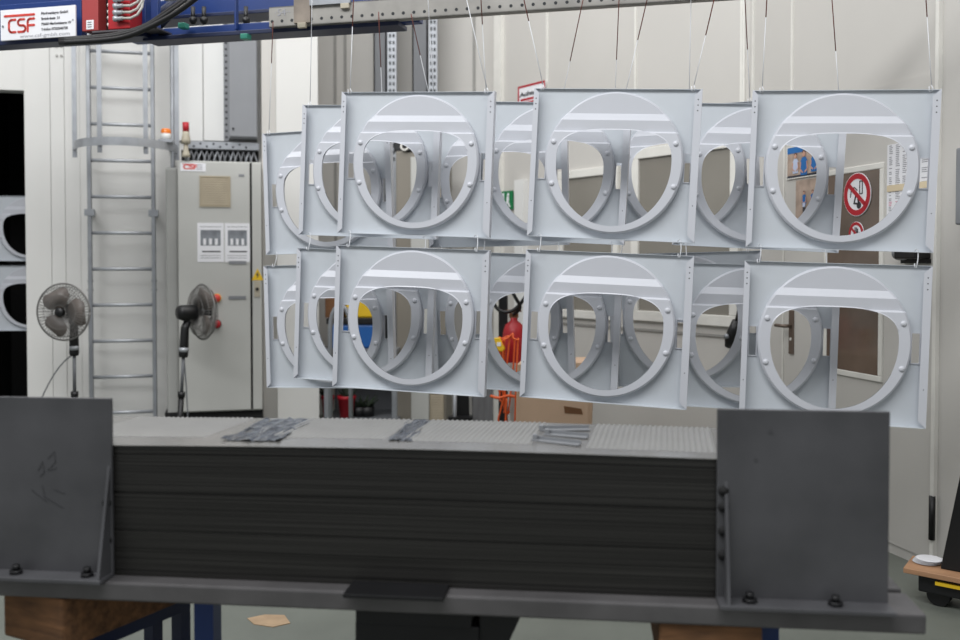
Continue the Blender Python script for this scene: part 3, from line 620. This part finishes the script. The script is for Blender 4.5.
MB().ring(xa+.07, zt_+.035, .022, .036, -.04, -.02, 24).obj('flange', M['trim'], t)
# bench, bin, pots
bn = Plane((0, 7.7), R(-2)); x0, x1 = bn.s_(321), bn.s_(396.5); zs = bn.z_(350, 353)
t = thing('storage_rack', 'low steel rack holding a blue bin behind the left panels', 'rack', bn, (x0, 0, 0))
for x in (x0+.04, x1-.02):
    for y in (0, .55): MB().box(x-.02, x+.02, y, y+.04, 0, zs).obj('post', M['galvd'], t)
MB().box(x0, x1, 0, .6, zs, zs+.03).obj('shelf', M['dgrey'], t); MB().box(x0, x1, .0, .6, .11, .13).obj('lower_shelf', M['postgrey'], t); MB().box(x0, x1, .58, .6, .1, zs).obj('back_panel', M['postgrey'], t)
xa, xb = bn.s_(326), bn.s_(375); zc = bn.z_(350, 321)
t = thing('storage_bin', 'blue plastic bin with a dark rim on the low rack', 'bin', bn, (xa, .06, zs+.03))
MB().box(xa, xb, .06, .5, zs+.03, zc-.03).obj('tub', M['bin'], t, .02); MB().box(xa-.01, xb+.01, .05, .51, zc-.03, zc+.02).obj('rim', M['darksteel'], t, .006)
xa, xb = bn.s_(343), bn.s_(373); z1 = bn.z_(365, 299)
solo(MB().prism([(xa, zc+.02), (xb, zc+.02), (xb-.02, z1-.03), (xb-.09, z1), (xa+.06, z1-.01), (xa, z1-.06)], .1, .4), 'yellow_case', 'yellow plastic case lying on the blue bin', 'case', bn, (xa, .1, zc+.02), M['yellow'], bevel=.015)
xa, xb = bn.s_(322), bn.s_(340); solo(MB().box(xa, xb, .12, .4, zc+.02, bn.z_(330, 299)), 'carton', 'small brown carton on the blue bin beside the yellow case', 'carton', bn, (xa, .12, zc+.02), M['tape'], bevel=.004)
x = (330-480)/F*6.6; pts = [(x-.0, 6.6, 0), (x, 6.6, .95)]+[(x+.07-.07*math.cos(R(a)), 6.6, .95+.16*math.sin(R(a))) for a in range(20, 161, 20)]+[(x+.14, 6.6, .95), (x+.14, 6.6, 0)]
t = thing('trolley', 'small hand trolley with an arched grey tube handle', 'trolley', WORLD, (x, 6.6, 0)); MB().tube(pts, .016).obj('handle', M['galvd'], t); MB().box(x-.05, x+.2, 6.45, 6.65, .03, .06).obj('platform', M['dgrey'], t)
for px, w in ((326, .05), (345, .07)):
    xa = bn.s_(px, .1); t = thing('flower_pot', 'red flower pot with a dark plant on the lower rack shelf, %s one' % ('left' if px < 340 else 'right'), 'flower pot', bn, (xa, .15, .13), 'red pots on the rack')
    MB().lathe([(0, 0), (w*.75, 0), (w, .15), (w*1.1, .15), (w*1.1, .18), (w*.9, .18), (w*.9, .16), (0, .16)], (xa, .15, .13)).obj('pot', M['signred'], t)
    b = MB()
    for j in range(16):
        a = random.random()*6.3; rr = random.uniform(.03, .12); h = random.uniform(.06, .2); p0 = Vector((xa, .15, .28)); p1 = p0+Vector((rr*math.cos(a), .5*rr*math.sin(a), h)); sd = Vector((-math.sin(a), math.cos(a), .2))*.02
        b.add([p0, (p0+p1)/2+sd, p1, (p0+p1)/2-sd], [(0, 1, 2, 3)]); b.tube([p0, p1], .003, 4)
    b.obj('foliage', M['leaf'], t)
for j, px in enumerate((358, 366)):
    xa = bn.s_(px, .15); t = thing('potted_plant', 'dark low plant on the rack shelf right of the red pots, %s' % ('left one', 'right one')[j], 'plant', bn, (xa, .2, .13), 'low dark plants on the rack')
    MB().lathe([(0, 0), (.05, 0), (.06, .08), (0, .08)], (xa, .2, .13)).obj('pot', M['darksteel'], t); b = MB()
    for q in range(14):
        a = random.random()*6.3; p0 = Vector((xa, .2, .2)); p1 = p0+Vector((.09*math.cos(a), .05*math.sin(a), random.uniform(.02, .12))); sd = Vector((-math.sin(a), math.cos(a), .3))*.018
        b.add([p0, (p0+p1)/2+sd, p1, (p0+p1)/2-sd], [(0, 1, 2, 3)]); b.tube([p0, p1], .003, 4)
    b.obj('foliage', M['leaf'], t)
# hand truck like stand and grey column by the extinguisher
pl = Plane((0, 6.9), 0); x0, x1 = pl.s_(448), pl.s_(470); z0, z1 = 0, pl.z_(460, 380)
t = thing('gas_trolley', 'black upright trolley with a chrome rod below the left panels', 'trolley', pl, (x0, 0, 0))
MB().prism([(x0, 0), (x1, 0), (x1-.01, z1), (x0+.06, z1)], .02, .06).obj('frame', M['black'], t, .004); MB().cyl((pl.s_(455), -.02, .05), (pl.s_(455), -.02, z1+.05), .013).obj('rod', M['galv'], t)
MB().box(x0, x1+.02, -.06, .02, pl.z_(460, 420), pl.z_(460, 416)).obj('cross_plate', M['darksteel'], t)
x0, x1 = pl.s_(472), pl.s_(493)
solo(MB().box(x0, x1, .05, .3, 0, pl.z_(480, 350)), 'column', 'weathered grey steel column behind the trolley under the panels', 'column', pl, (x0, .05, 0), mat('weathered_grey', (112,112,114), .6, .1, .25, 5, 0, (6, 6, .6)), bevel=.006)
pl = Plane((0, 6.5), R(-10)); xa = pl.s_(514); z0 = pl.z_(514, 362)
t = thing('fire_extinguisher', 'red fire extinguisher with a black hose on the wall stand', 'fire extinguisher', pl, (xa, 0, z0))
MB().lathe([(0, 0), (.07, 0), (.075, .02), (.075, .2), (.06, .25), (.025, .28), (.025, .3), (0, .3)], (xa, 0, z0)).obj('cylinder', M['red'], t)
MB().box(xa-.03, xa+.03, -.02, .02, z0+.3, z0+.33).cyl((xa-.05, 0, z0+.34), (xa+.05, 0, z0+.35), .012).obj('valve', M['tape'], t)
MB().tube(smooth([(xa, -.03, z0+.32), (xa+.05, -.06, z0+.37), (xa+.02, -.08, z0+.44), (xa-.0, -.08, z0+.49), (xa+.05, -.08, z0+.53), (xa+.10, -.07, z0+.49), (xa+.07, -.06, z0+.42), (xa+.0, -.06, z0+.35), (xa-.08, -.06, z0+.345), (xa-.13, -.05, z0+.40), (xa-.14, -.05, z0+.47)]), .012).obj('hose', M['black'], t)
x = pl.s_(501.5); solo(MB().box(x-.03, x+.03, .06, .1, 0, pl.z_(501, 296)), 'stand_pole', 'black square pole left of the red fire extinguisher', 'pole', pl, (x, .06, 0), M['black'], bevel=.004)
x0, x1 = pl.s_(497), pl.s_(530); t = thing('extinguisher_stand', 'low grey stand carrying the red fire extinguisher', 'stand', pl, (x0, -.1, 0)); MB().box(x0+.1, x1+.02, -.09, .09, 0, z0).obj('pedestal', M['cab'], t, .004)
for i in range(4):
    x = pl.s_(503+i*4.0); z = pl.z_(505, 337); w = .022+.008*i; ln = .33+.07*i
    pts = [(x-w*math.cos(R(a)), -.14-.012*i, z-.02+w*math.sin(R(a))) for a in range(0, 181, 30)]+[(x+w*.9, -.15-.012*i, z-ln*.5)]+[(x+w*.5*math.cos(R(a)), -.15-.012*i, z-ln+w*.5*math.sin(R(a))) for a in range(0, -181, -30)]+[(x-w*.9, -.14-.012*i, z-ln*.4), (x-w, -.14-.012*i, z-.02)]
    solo(MB().tube(smooth([Vector(p_)+Vector((random.uniform(-.012, .012), random.uniform(-.01, .01), random.uniform(-.012, .012))) for p_ in pts], 3), .006, 7), 'extension_cord', ['orange cord loop nearest the yellow plug, shortest of the four','second shortest loop of the hanging orange cord','second longest loop of the hanging orange cord','longest and rightmost loop of the orange cord beside the extinguisher'][i], 'cord', pl, (x, -.14, z), M['orange'], 'orange cord loops by the extinguisher')
x = pl.s_(506, -.1); za = pl.z_(505, 396, -.1); solo(MB().tube(smooth([(x-.09, -.18, za+.01), (x-.03, -.2, za), (x+.03, -.19, za+.015), (x+.1, -.18, za+.005), (x+.12, -.15, za+.02)]), .010, 7).tube(smooth([(x, -.2, za), (x-.02, -.2, za-.08), (x-.035, -.2, za-.15), (x+.005, -.2, za-.17), (x+.015, -.2, za-.1), (x+.02, -.2, za)]), .006, 6), 'extension_cord', 'bunched orange cord with a dangling loop just below the lower panels', 'cord', pl, (x, -.2, za), M['orange'], 'orange cord loops by the extinguisher')
xa, za = pl.pt(499.5, 344, -.16); t = thing('plug', 'yellow cable plug with a white label hanging by the orange cord', 'plug', pl, (xa, -.16, za))
MB().prism([(xa-.035, za+.04), (xa+.005, za+.045), (xa+.04, za-.03), (xa+.02, za-.05), (xa-.01, za-.04)], -.19, -.15).obj('body', M['yellow'], t, .006); MB().box(xa-.014, xa+.014, -.192, -.189, za-.012, za+.014).obj('label_patch', M['paper'], t)
# cardboard
pl = Plane((0, 5.9), R(-8)); x0, x1 = pl.s_(514), pl.s_(589); zt_ = pl.z_(580, 362)
t = thing('cardboard_box', 'tall cardboard box patched with brown tape below the middle panels', 'cardboard box', pl, (x0, 0, 0))
MB().prism([(x0, 0), (x1, 0), (x1+.03, zt_), (x0+.02, zt_-.02)], 0, .35).obj('carton', M['card'], t, .004)
xa, za = pl.pt(573, 411); MB().prism([(xa-.055, za+.03), (xa+.05, za+.015), (xa+.06, za-.02), (xa-.05, za-.015)], -.002, 0).obj('tape_strip', M['tape'], t)
MB().box(x0+.02, x0+.03, -.003, 0, 0, zt_-.05).box(x1-.03, x1-.0, -.006, 0, 0, .8).obj('flap', M['card'], t)
# right wall fittings
def flat(name, label, cat, px0, px1, yt, yb, ref, m, o=-.012, group=None, RW=RW):
    xa, xb = RW.s_(px0, o), RW.s_(px1, o); zc, za = RW.z_(ref, yt, o), RW.z_(ref, yb, o)
    t = thing(name, label, cat, RW, (xa, o, za), group); MB().box(xa, xb, o-.002, o+.004, za, zc).obj('board', m, t); return t, xa, xb, za, zc
t, xa, xb, za, zc = flat('exit_sign', 'green emergency exit sign on the right wall behind the panels', 'exit sign', 501, 513, 191, 209.5, 507, M['green'], -.02, None, RX); w, h = xb-xa, zc-za
MB().disc(xa+.62*w, za+.8*h, .09*h, -.024, -.022).prism([(xa+.5*w, za+.7*h), (xa+.7*w, za+.68*h), (xa+.66*w, za+.4*h), (xa+.8*w, za+.12*h), (xa+.68*w, za+.12*h), (xa+.56*w, za+.36*h), (xa+.4*w, za+.14*h), (xa+.3*w, za+.2*h), (xa+.48*w, za+.45*h)], -.024, -.022).box(xa+.06*w, xa+.28*w, -.024, -.022, za+.1*h, za+.9*h).obj('pictogram', M['paper'], t)
t, xa, xb, za, zc = flat('notice_sign', 'white notice sign with red border above the middle panels', 'sign', 518, 545, 84, 103, 530, M['paper'], -.03, None, RX)
MB().frame(xa, xb, za, zc, (zc-za)*.11, -.034, -.031).obj('border', M['signred'], t); text('Achtung', (xa+xb)/2, za+.42*(zc-za), -.033, .3*(zc-za), M['ink'], t, 'lettering', 'CENTER', (xb-xa)/(zc-za)*.85, .002); MB().box(xa+.1*(xb-xa), xb-.3*(xb-xa), -.034, -.031, za+.18*(zc-za), za+.3*(zc-za)).obj('print_line', M['signred'], t)
def prohib(label, px, py, rpx, marks):
    s_, z = RW.pt(px, py, -.018); rr = rpx*4.87/F*1.0
    t = thing('prohibition_sign', label, 'prohibition sign', RW, (s_, -.05, z), 'round prohibition signs')
    t.location = RW.w(s_, -.016, z); MB().disc(s_, z, rr, -.052, -.048, 40).obj('disc', M['paper'], t); MB().ring(s_, z, rr*.72, rr*.97, -.0535, -.052).obj('ring', M['signred'], t)
    marks(t, s_, z, rr); a = R(-38); c_, q = math.cos(a)*rr*.8, math.sin(a)*rr*.8; MB().stroke([(s_-c_, z-q), (s_+c_, z+q)], rr*.2, -.0555, -.054).obj('bar', M['signred'], t)
def smoke(t, s_, z, r_):
    b = MB().frame(s_+.18*r_, s_+.42*r_, z-.0*r_, z+.62*r_, .05*r_, -.0538, -.052).stroke([(s_-.48*r_, z-.1*r_), (s_-.42*r_, z+.2*r_), (s_-.2*r_, z+.34*r_), (s_+.02*r_, z+.2*r_)], .05*r_, -.0538, -.052)
    b.stroke([(s_-.1*r_, z-.1*r_), (s_-.2*r_, z-.4*r_), (s_, z-.42*r_)], .09*r_, -.0538, -.052).disc(s_+.16*r_, z-.5*r_, .16*r_, -.0538, -.052, 16).stroke([(s_+.1*r_, z-.2*r_), (s_+.16*r_, z-.5*r_)], .12*r_, -.0538, -.052); b.obj('pictogram', M['ink'], t)
def hand(t, s_, z, r_):
    b = MB().disc(s_, z-.2*r_, .26*r_, -.0538, -.052, 16)
    for a_, l_ in ((-.24, .3), (-.09, .5), (.07, .48), (.2, .36)): b.stroke([(s_+a_*r_, z-.1*r_), (s_+a_*1.2*r_, z+l_*r_)], .1*r_, -.0538, -.052)
    b.stroke([(s_+.2*r_, z-.2*r_), (s_+.45*r_, z+.05*r_)], .1*r_, -.0538, -.052).obj('pictogram', M['ink'], t)
prohib('large round no smoking sign on the window pane', 857, 194.5, 21.7, smoke)
prohib('small round prohibition sign with a black hand below the no smoking sign', 856, 233.5, 11.8, hand)
for i, (yt, yb) in enumerate(((143, 186), (190, 228))):
    t, xa, xb, za, zc = flat('list', ['upper printed list on the right wall beside the window', 'lower printed list with pink lines on the right wall beside the window'][i], 'paper list', 886.5, 931.5, yt, yb, 900, M['paper'], -.01, 'printed lists beside the window'); b = MB(); w, h = xb-xa, zc-za
    for j in range(22):
        for u0, u1 in ((.05, .13), (.2, .3), (.36, .46), (.52, .7), (.78, .95)):
            if random.random() < .8: b.box(xa+u0*w, xa+(u0+(u1-u0)*random.uniform(.6, 1))*w, -.0128, -.0121, za+(.03+j*.044)*h, za+(.05+j*.044)*h, 1 if i and 12 < j < 16 else 0)
    b.obj('print_line', [M['inkgrey'], mat('pink_ink', (206,140,160), .7)], t)
xa, xb = RW.s_(889), RW.s_(931); za, zc = RW.z_(900, 191), RW.z_(900, 184.5); solo(MB().box(xa, xb, -.016, -.012, za, zc), 'adhesive_tape', 'strip of yellowish tape between the two printed lists', 'tape', RW, (xa, -.014, za), mat('masking_tape', (212,196,166), .6))
def person(b, x, z, s_, shirt, y=-.0145):
    b.prism([(x-.055*s_, z-.16*s_), (x+.055*s_, z-.16*s_), (x+.06*s_, z-.02*s_), (x+.03*s_, z+.02*s_), (x-.03*s_, z+.02*s_), (x-.06*s_, z-.02*s_)], y-.0008, y+.001, shirt)
    b.disc(x, z+.055*s_, .028*s_, y-.001, y+.001, 14, 1); b.ring(x, z+.06*s_, .02*s_, .034*s_, y-.0014, y, 14, 4, .2, PI-.2)
    for e in (-1, 1): b.stroke([(x+e*.055*s_, z-.03*s_), (x+e*.065*s_, z-.1*s_), (x+e*.02*s_, z-.13*s_)], .018*s_, y-.0012, y, 1)
PM = [M['photo'], M['skin'], M['shirt'], M['shirtp'], M['hair'], M['trouser']]
t, xa, xb, za, zc = flat('poster', 'upper photo poster of people in blue shirts on the right wall', 'poster', 786.5, 822, 145, 178, 800, M['photob'], -.01, 'photo posters on the right wall'); h = zc-za; w = xb-xa
b = MB().box(xa, xb, -.0135, -.012, zc-.22*h, zc, 2).box(xa, xb, -.0135, -.012, za, za+.1*h, 5); [person(b, xa+u_*w, za+.55*h, h*2.6*k_, c_) for u_, k_, c_ in ((.26, .95, 3), (.5, 1.15, 2), (.78, 1, 2))]; b.obj('picture', PM, t)
MB().frame(xa, xb, za, zc, .006, -.0145, -.012).obj('border', M['trim'], t)
t, xa, xb, za, zc = flat('poster', 'lower photo poster of two people in blue shirts standing', 'poster', 795.5, 822, 179, 222, 808, M['photob'], -.01, 'photo posters on the right wall'); h = zc-za; w = xb-xa
b = MB()
for u_ in (.34, .66): person(b, xa+u_*w, za+.62*h, h*1.25, 2); b.box(xa+u_*w-.05*h, xa+u_*w+.05*h, -.0156, -.0145, za+.36*h, za+.46*h, 3); [b.box(xa+u_*w+e*.03*h-.02*h, xa+u_*w+e*.03*h+.02*h, -.015, -.0135, za+.04*h, za+.4*h, 5) for e in (-1, 1)]
b.obj('picture', PM, t)
xa, za = RX.pt(734, 333, -.05); t = thing('hand_controller', 'black handheld controller hanging on the right wall by a window', 'controller', RX, (xa, -.05, za))
MB().tube([(xa-.05, -.05, za-.09), (xa-.03, -.05, za-.05), (xa, -.05, za+.01), (xa+.02, -.05, za+.08)], [.02, .036, .04, .026], 12).obj('body', M['black'], t); MB().tube([(xa+.02, -.05, za+.08), (xa+.04, -.045, za+.18), (xa+.03, -.02, za+.3), (xa+.03, -.009, za+.32)], .010).obj('cable', M['black'], t)
MB().lathe([(0, 0), (.015, 0), (.015, .02), (0, .02)], (xa-.02, -.085, za-.02), (0, -1, 0), 12).obj('button', M['galvd'], t)
xa, xb = RW.s_(899, -.06), RW.s_(921, -.06); zc, za = RW.z_(906, 247, -.06), RW.z_(906, 259, -.06)
t = thing('handset_holder', 'black handset box on the right wall just below the lists', 'handset', RW, (xa, -.06, za))
MB().box(xa, xb, -.09, -.006, za, zc).obj('body', M['black'], t, .008); xc = RW.s_(895, -.06); MB().lathe([(.03, 0), (.034, .015), (.03, .03), (.034, .045), (.03, .06), (.0, .06)], (xc, -.05, (za+zc)/2), (1, 0, 0), 14).obj('knurled_end', M['galvd'], t)
MB().box(xc, xb, -.03, -.006, za-.02, za).obj('bracket', M['darksteel'], t)
xa = RW.s_(956, -.08); za, zc = RW.z_(958, 225, -.08), RW.z_(958, 148, -.08); solo(MB().box(xa, xa+.4, -.09, -.01, za, zc), 'switch_box', 'grey switch box on the wall at the right edge', 'switch box', RW, (xa, -.09, za), M['dgrey'], bevel=.008)
# ------------------------------------------------------------------ work table with the stack of sheets
TZ = .568; SWD, SD, SH_ = 1.562, .45, .35; SX0, SX1 = -.26, 1.73
t = thing('work_table', 'heavy steel table of three long beams carrying the sheet stack', 'table', TB, (-.6, -.05, TZ-.05))
for y0, y1 in ((-.055, .1), (.13, .26), (.29, .45)): MB().box(-.62, 2.06, y0, y1, TZ-.05, TZ).obj('beam', M['steel2'], t, .006)
MB().box(.66, .96, -.03, .43, TZ-.09, TZ-.05).obj('cross_bar', M['darksteel'], t)
q = MB().box(.645, .90, -.105, -.0, TZ+.001, TZ+.011).obj('locating_plate', M['darksteel'], t, .002)
MB().box(.655, .98, -.02, .25, .0, TZ-.09).obj('centre_leg', M['darksteel'], t, .006)
MB().prism([(.98, TZ-.05), (1.09, TZ-.05), (.98, TZ-.3)], -.01, .01).obj('leg_gusset', M['darksteel'], t)
for xa, xb in ((.17, .64), (1.0, 1.42)): MB().box(xa, xb, .14, .2, TZ-.118, TZ-.05).obj('under_beam', M['navy'], t)
for px in (201, 771): xa = TB.s_(px, .14); MB().box(xa-.028, xa+.028, .14, .2, 0, TZ-.05).obj('leg', M['blue'], t)
# stack
b = MB(); nl = 90; random.seed(3)
z = TZ
for i in range(nl):
    h = SH_/nl; e = random.uniform(-.0012, .0012)+(-.004 if i in (57, 58, 31, 84) else 0); l_ = random.uniform(-.002, .002)
    bow = .007*(i/nl)**2; P_ = []; n = 14
    X = [SX0+(SX1-SX0)*j/n for j in range(n+1)]; bz = lambda x: bow*math.sin(PI*min(1, max(0, x/SWD)))
    vs = []
    for x in X: vs += [(x+l_*(1 if x > .7 else .3), -e, z+bz(x)), (x, SD, z+bz(x)), (x, SD, z+h*.97+bz(x)), (x+l_*(1 if x > .7 else .3), -e, z+h*.97+bz(x))]
    b.add(vs, [(4*j+k_, 4*j+4+k_, 4*j+4+(k_+1) % 4, 4*j+(k_+1) % 4) for j in range(n) for k_ in range(4)]+[(0, 1, 2, 3), (4*n+3, 4*n+2, 4*n+1, 4*n)]); z += h
solo(b, 'sheet_stack', 'thick dark stack of steel blanks between the two upright steel stops', 'stack of sheets', TB, (0, 0, TZ), M['stack'], kind='stuff')
ZT = TZ+SH_
topz = lambda x: ZT+.0075*math.sin(PI*min(1, max(0, x/SWD)))+.0006
ts = mat('bright_zinc_sheet', (160,158,155), .25, .7, .05, 5)
t = thing('top_sheet', 'bright zinc sheet with ribbed fields lying on top of the dark stack', 'metal sheet', TB, (0, 0, ZT))
b = MB(); n = 40; vs = []
for j in range(n+1): x = SX0+(SX1-SX0)*j/n; vs += [(x, -.004, topz(x)), (x, SD, topz(x)), (x, SD, topz(x)+.0016), (x, -.004, topz(x)+.0016)]
b.add(vs, [(4*j+k_, 4*j+4+k_, 4*j+4+(k_+1) % 4, 4*j+(k_+1) % 4) for j in range(n) for k_ in range(4)]+[(0, 1, 2, 3), (4*n+3, 4*n+2, 4*n+1, 4*n)], 0); b.obj('sheet', ts, t)
rib = mat('ribbed_zinc', (150,149,147), .4, .45, .04, 9)
tx = lambda px, y: TB.s_(px, y)
for x0, x1, y0, y1 in ((tx(112, .3), tx(232, .3), .12, .44), (tx(292, .3), tx(402, .3), .12, .44), (tx(418, .3), tx(540, .3), .10, .44), (tx(592, .3), tx(712, .3), .07, .44)):
    b = MB(); nx = int((x1-x0)/.0145)*6; ny = 4; vs = []
    for j in range(nx+1):
        for q in range(ny+1):
            v = q/ny; y = y0+(y1-y0)*v; x = x0+(x1-x0)*j/nx+(v-.5)*.03
            vs.append((x, y, topz(x)+.0017+.0024*(1-math.cos(2*PI*j/6))*(1 if q else .1)))
    b.add(vs, [(j*(ny+1)+q, (j+1)*(ny+1)+q, (j+1)*(ny+1)+q+1, j*(ny+1)+q+1) for j in range(nx) for q in range(ny)], 0, True); b.obj('ribbed_field', rib, t)
def crumple(name, label, x0, x1, y0, y1, h):
    b = MB(); n, m = 14, 8; vs = []
    for i in range(n+1):
        for j in range(m+1):
            x = x0+(x1-x0)*i/n+random.uniform(-.006, .006); y = y0+(y1-y0)*j/m+random.uniform(-.006, .006)
            vs.append((x, y, topz(x)+.003+h*random.random()**2))
    b.add(vs, [(i*(m+1)+j, (i+1)*(m+1)+j, (i+1)*(m+1)+j+1, i*(m+1)+j+1) for i in range(n) for j in range(m)])
    solo(b, name, label, 'plastic film', TB, ((x0+x1)/2, (y0+y1)/2, ZT), M['film'], 'crumpled films on the stack')
crumple('plastic_film', 'crumpled shiny film on the left part of the stacked sheets', tx(238, .2), tx(292, .2), .06, .42, .008)
crumple('plastic_film', 'thin shiny film strip between the two middle ribbed fields', tx(398, .25), tx(420, .25), .10, .43, .005)
for i, (p0, p1, w, lb) in enumerate((((tx(532, .12), .16), (tx(580, .1), .10), .022, 'frontmost loose grey metal strip on the stack'), ((tx(545, .24), .25), (tx(588, .2), .21), .024, 'middle loose grey metal strip on the stack'), ((tx(540, .33), .31), (tx(590, .33), .34), .026, 'rearmost loose grey metal strip on the stack'))):
    d_ = Vector((p1[0]-p0[0], p1[1]-p0[1], 0)); nn = Vector((-d_.y, d_.x, 0)).normalized()*w/2; z = topz(1.15)+.0025; b = MB()
    b.prism([(p0[0]+nn.x, p0[1]+nn.y), (p1[0]+nn.x, p1[1]+nn.y), (p1[0]-nn.x, p1[1]-nn.y), (p0[0]-nn.x, p0[1]-nn.y)], z, z+.003, 0, 'z'); b.box(p0[0], p0[0]+.012, p0[1]-w*.4, p0[1]+w*.4, z+.003, z+.016)
    b.prism([(p0[0]+nn.x, p0[1]+nn.y), (p1[0]+nn.x, p1[1]+nn.y), (p1[0]+nn.x*.8, p1[1]+nn.y*.8), (p0[0]+nn.x*.8, p0[1]+nn.y*.8)], z, z+.012, 0, 'z')
    solo(b, 'metal_strip', lb, 'metal strip', TB, (p0[0], p0[1], z), M['dgrey'], 'loose strips on the stack')
# upright stops
def stop(label, xa, xb, gx, bolts, welds):
    t = thing('upright_stop', label, 'steel stop', TB, (xa, -.015, TZ), 'upright steel stops')
    MB().box(xa, xb, -.018, -.006, TZ+.001, TZ+.479).obj('plate', M['steel'], t, .002)
    MB().box(xa, xb, -.085, -.018, TZ+.001, TZ+.012).obj('foot', M['steel'], t, .002)
    MB().add([(gx-.004, -.018, TZ+.30), (gx-.004, -.018, TZ+.012), (gx-.004, -.082, TZ+.012), (gx+.004, -.018, TZ+.30), (gx+.004, -.018, TZ+.012), (gx+.004, -.082, TZ+.012)], [(0, 1, 2), (3, 5, 4), (0, 3, 4, 1), (1, 4, 5, 2), (2, 5, 3, 0)]).obj('gusset', M['steel'], t)
    for x in bolts: MB().cyl((x, -.05, TZ+.012), (x, -.05, TZ+.022), .018, 6).cyl((x, -.05, TZ+.022), (x, -.05, TZ+.036), .010, 12).obj('bolt', M['darksteel'], t)
    for z in welds: MB().lathe([(.014, 0), (.011, .006), (0, .009)], (gx-.006, -.018, TZ+z), (0, -1, 0), 10).obj('weld', M['blackm'], t)
    return t
ta = stop('left dark steel upright stop with chalk scribbles, left of the stack', -.425, -.006, -.014, (-.26, -.06), (.1, .2))
chalk = mat('faint_marker', (68,68,71), .6)
b = MB(); X = lambda px, py: TB.pt(px, py, -.02)
for ps in (((32, 490), (46, 501)), ((42, 486), (44, 496), (62, 507)), ((54, 489), (64, 493)), ((38, 470), (42, 462), (44, 472), (40, 476)), ((48, 458), (54, 452), (55, 462), (48, 470), (56, 468))): b.stroke([X(*p_) for p_ in ps], .0035, -.0192, -.0179)
b.obj('marker_scribble', chalk, ta)
tb = stop('right dark steel upright stop with black weld spots, right of the stack', 1.572, 1.982, 1.594, (1.648, 1.85), (.115, .175, .235, .275))
MB().disc(1.70, TZ+.425, .006, -.0192, -.0179).obj('spot', chalk, tb); MB().disc(1.665, TZ+.355, .005, -.0192, -.0179).obj('spot', chalk, tb)
# timbers and trestle
def timber(label, pl, x0, x1, y0, y1, z0, z1): solo(MB().box(x0, x1, y0, y1, z0, z1), 'timber_block', label, 'timber', pl, (x0, y0, z0), M['wood'], 'timbers under the table', bevel=.008)
zt = TZ-.051
tl = Plane((-1.105, 2.515), R(-28))
timber('rough squared timber under the left end of the steel table', tl, -.24, .0, .0, .62, zt-.14, zt)
timber('rough squared timber under the right end of the steel table', TB, 1.43, 1.68, -.045, .44, zt-.13, zt)
for lb, pl_, x0, x1, y0, y1, h in (('steel trestle under the left timber', tl, -.2, -.04, .1, .5, zt-.141), ('steel trestle under the right timber', TB, 1.47, 1.60, .02, .4, zt-.131)):
    t = thing('trestle', lb, 'trestle', pl_, (x0, y0, 0), 'trestles under the timbers'); MB().box(x0, x1, y0, y1, h-.05, h).obj('top_bar', M['navy'], t)
    for x in (x0, x1-.04):
        for y in (y0, y1-.04): MB().box(x, x+.04, y, y+.04, 0, h-.05).obj('leg', M['navy'], t)
# ------------------------------------------------------------------ right corner: pallet with a board, black panel
pl = Plane((1.746, 3.93), R(-40)); zp = .15
t = thing('pallet_truck', 'dark pallet lifter with a yellow bar under the wooden board', 'pallet truck', pl, (.05, .03, 0))
MB().box(.05, .44, .03, .19, .055, zp-.022).obj('fork', M['darksteel'], t, .006); MB().box(.12, .44, .012, .03, zp-.05, zp-.036).obj('yellow_bar', M['yellow'], t)
for x in (.12, .36): MB().cyl((x, .06, .045), (x, .16, .045), .045).obj('wheel', M['black'], t)
solo(MB().prism([(.0, .0), (.66, .0), (.66, .2), (-.02, .2)], zp-.022, zp, 0, 'z'), 'wooden_board', 'light brown wooden board on the pallet lifter at the right edge', 'board', pl, (0, 0, zp-.022), M['ply'], bevel=.003)
xa, z0 = pl.pt(941, 562, .09); x1, z1 = pl.pt(962, 468, .09)
solo(MB().prism([(xa, zp+.001), (xa+.3, zp+.001), (xa+.3, z1), (x1, z1)], .08, .11), 'black_panel', 'slanted black panel standing on the wooden board', 'panel', pl, (xa, .09, zp), M['blackm'], bevel=.004)
xa = pl.s_(930, .13); b = MB()
for i in range(4): b.lathe([(.0, 0), (.035, 0), (.055, .004), (.05, .005), (0, .002)], (xa+.004*i, .13, zp+.001+i*.005), n=28)
solo(b, 'plate_pile', 'small pile of white disposable plates on the wooden board', 'plates', pl, (xa, .13, zp), M['paper'], kind='stuff')
bpy.context.view_layer.update()
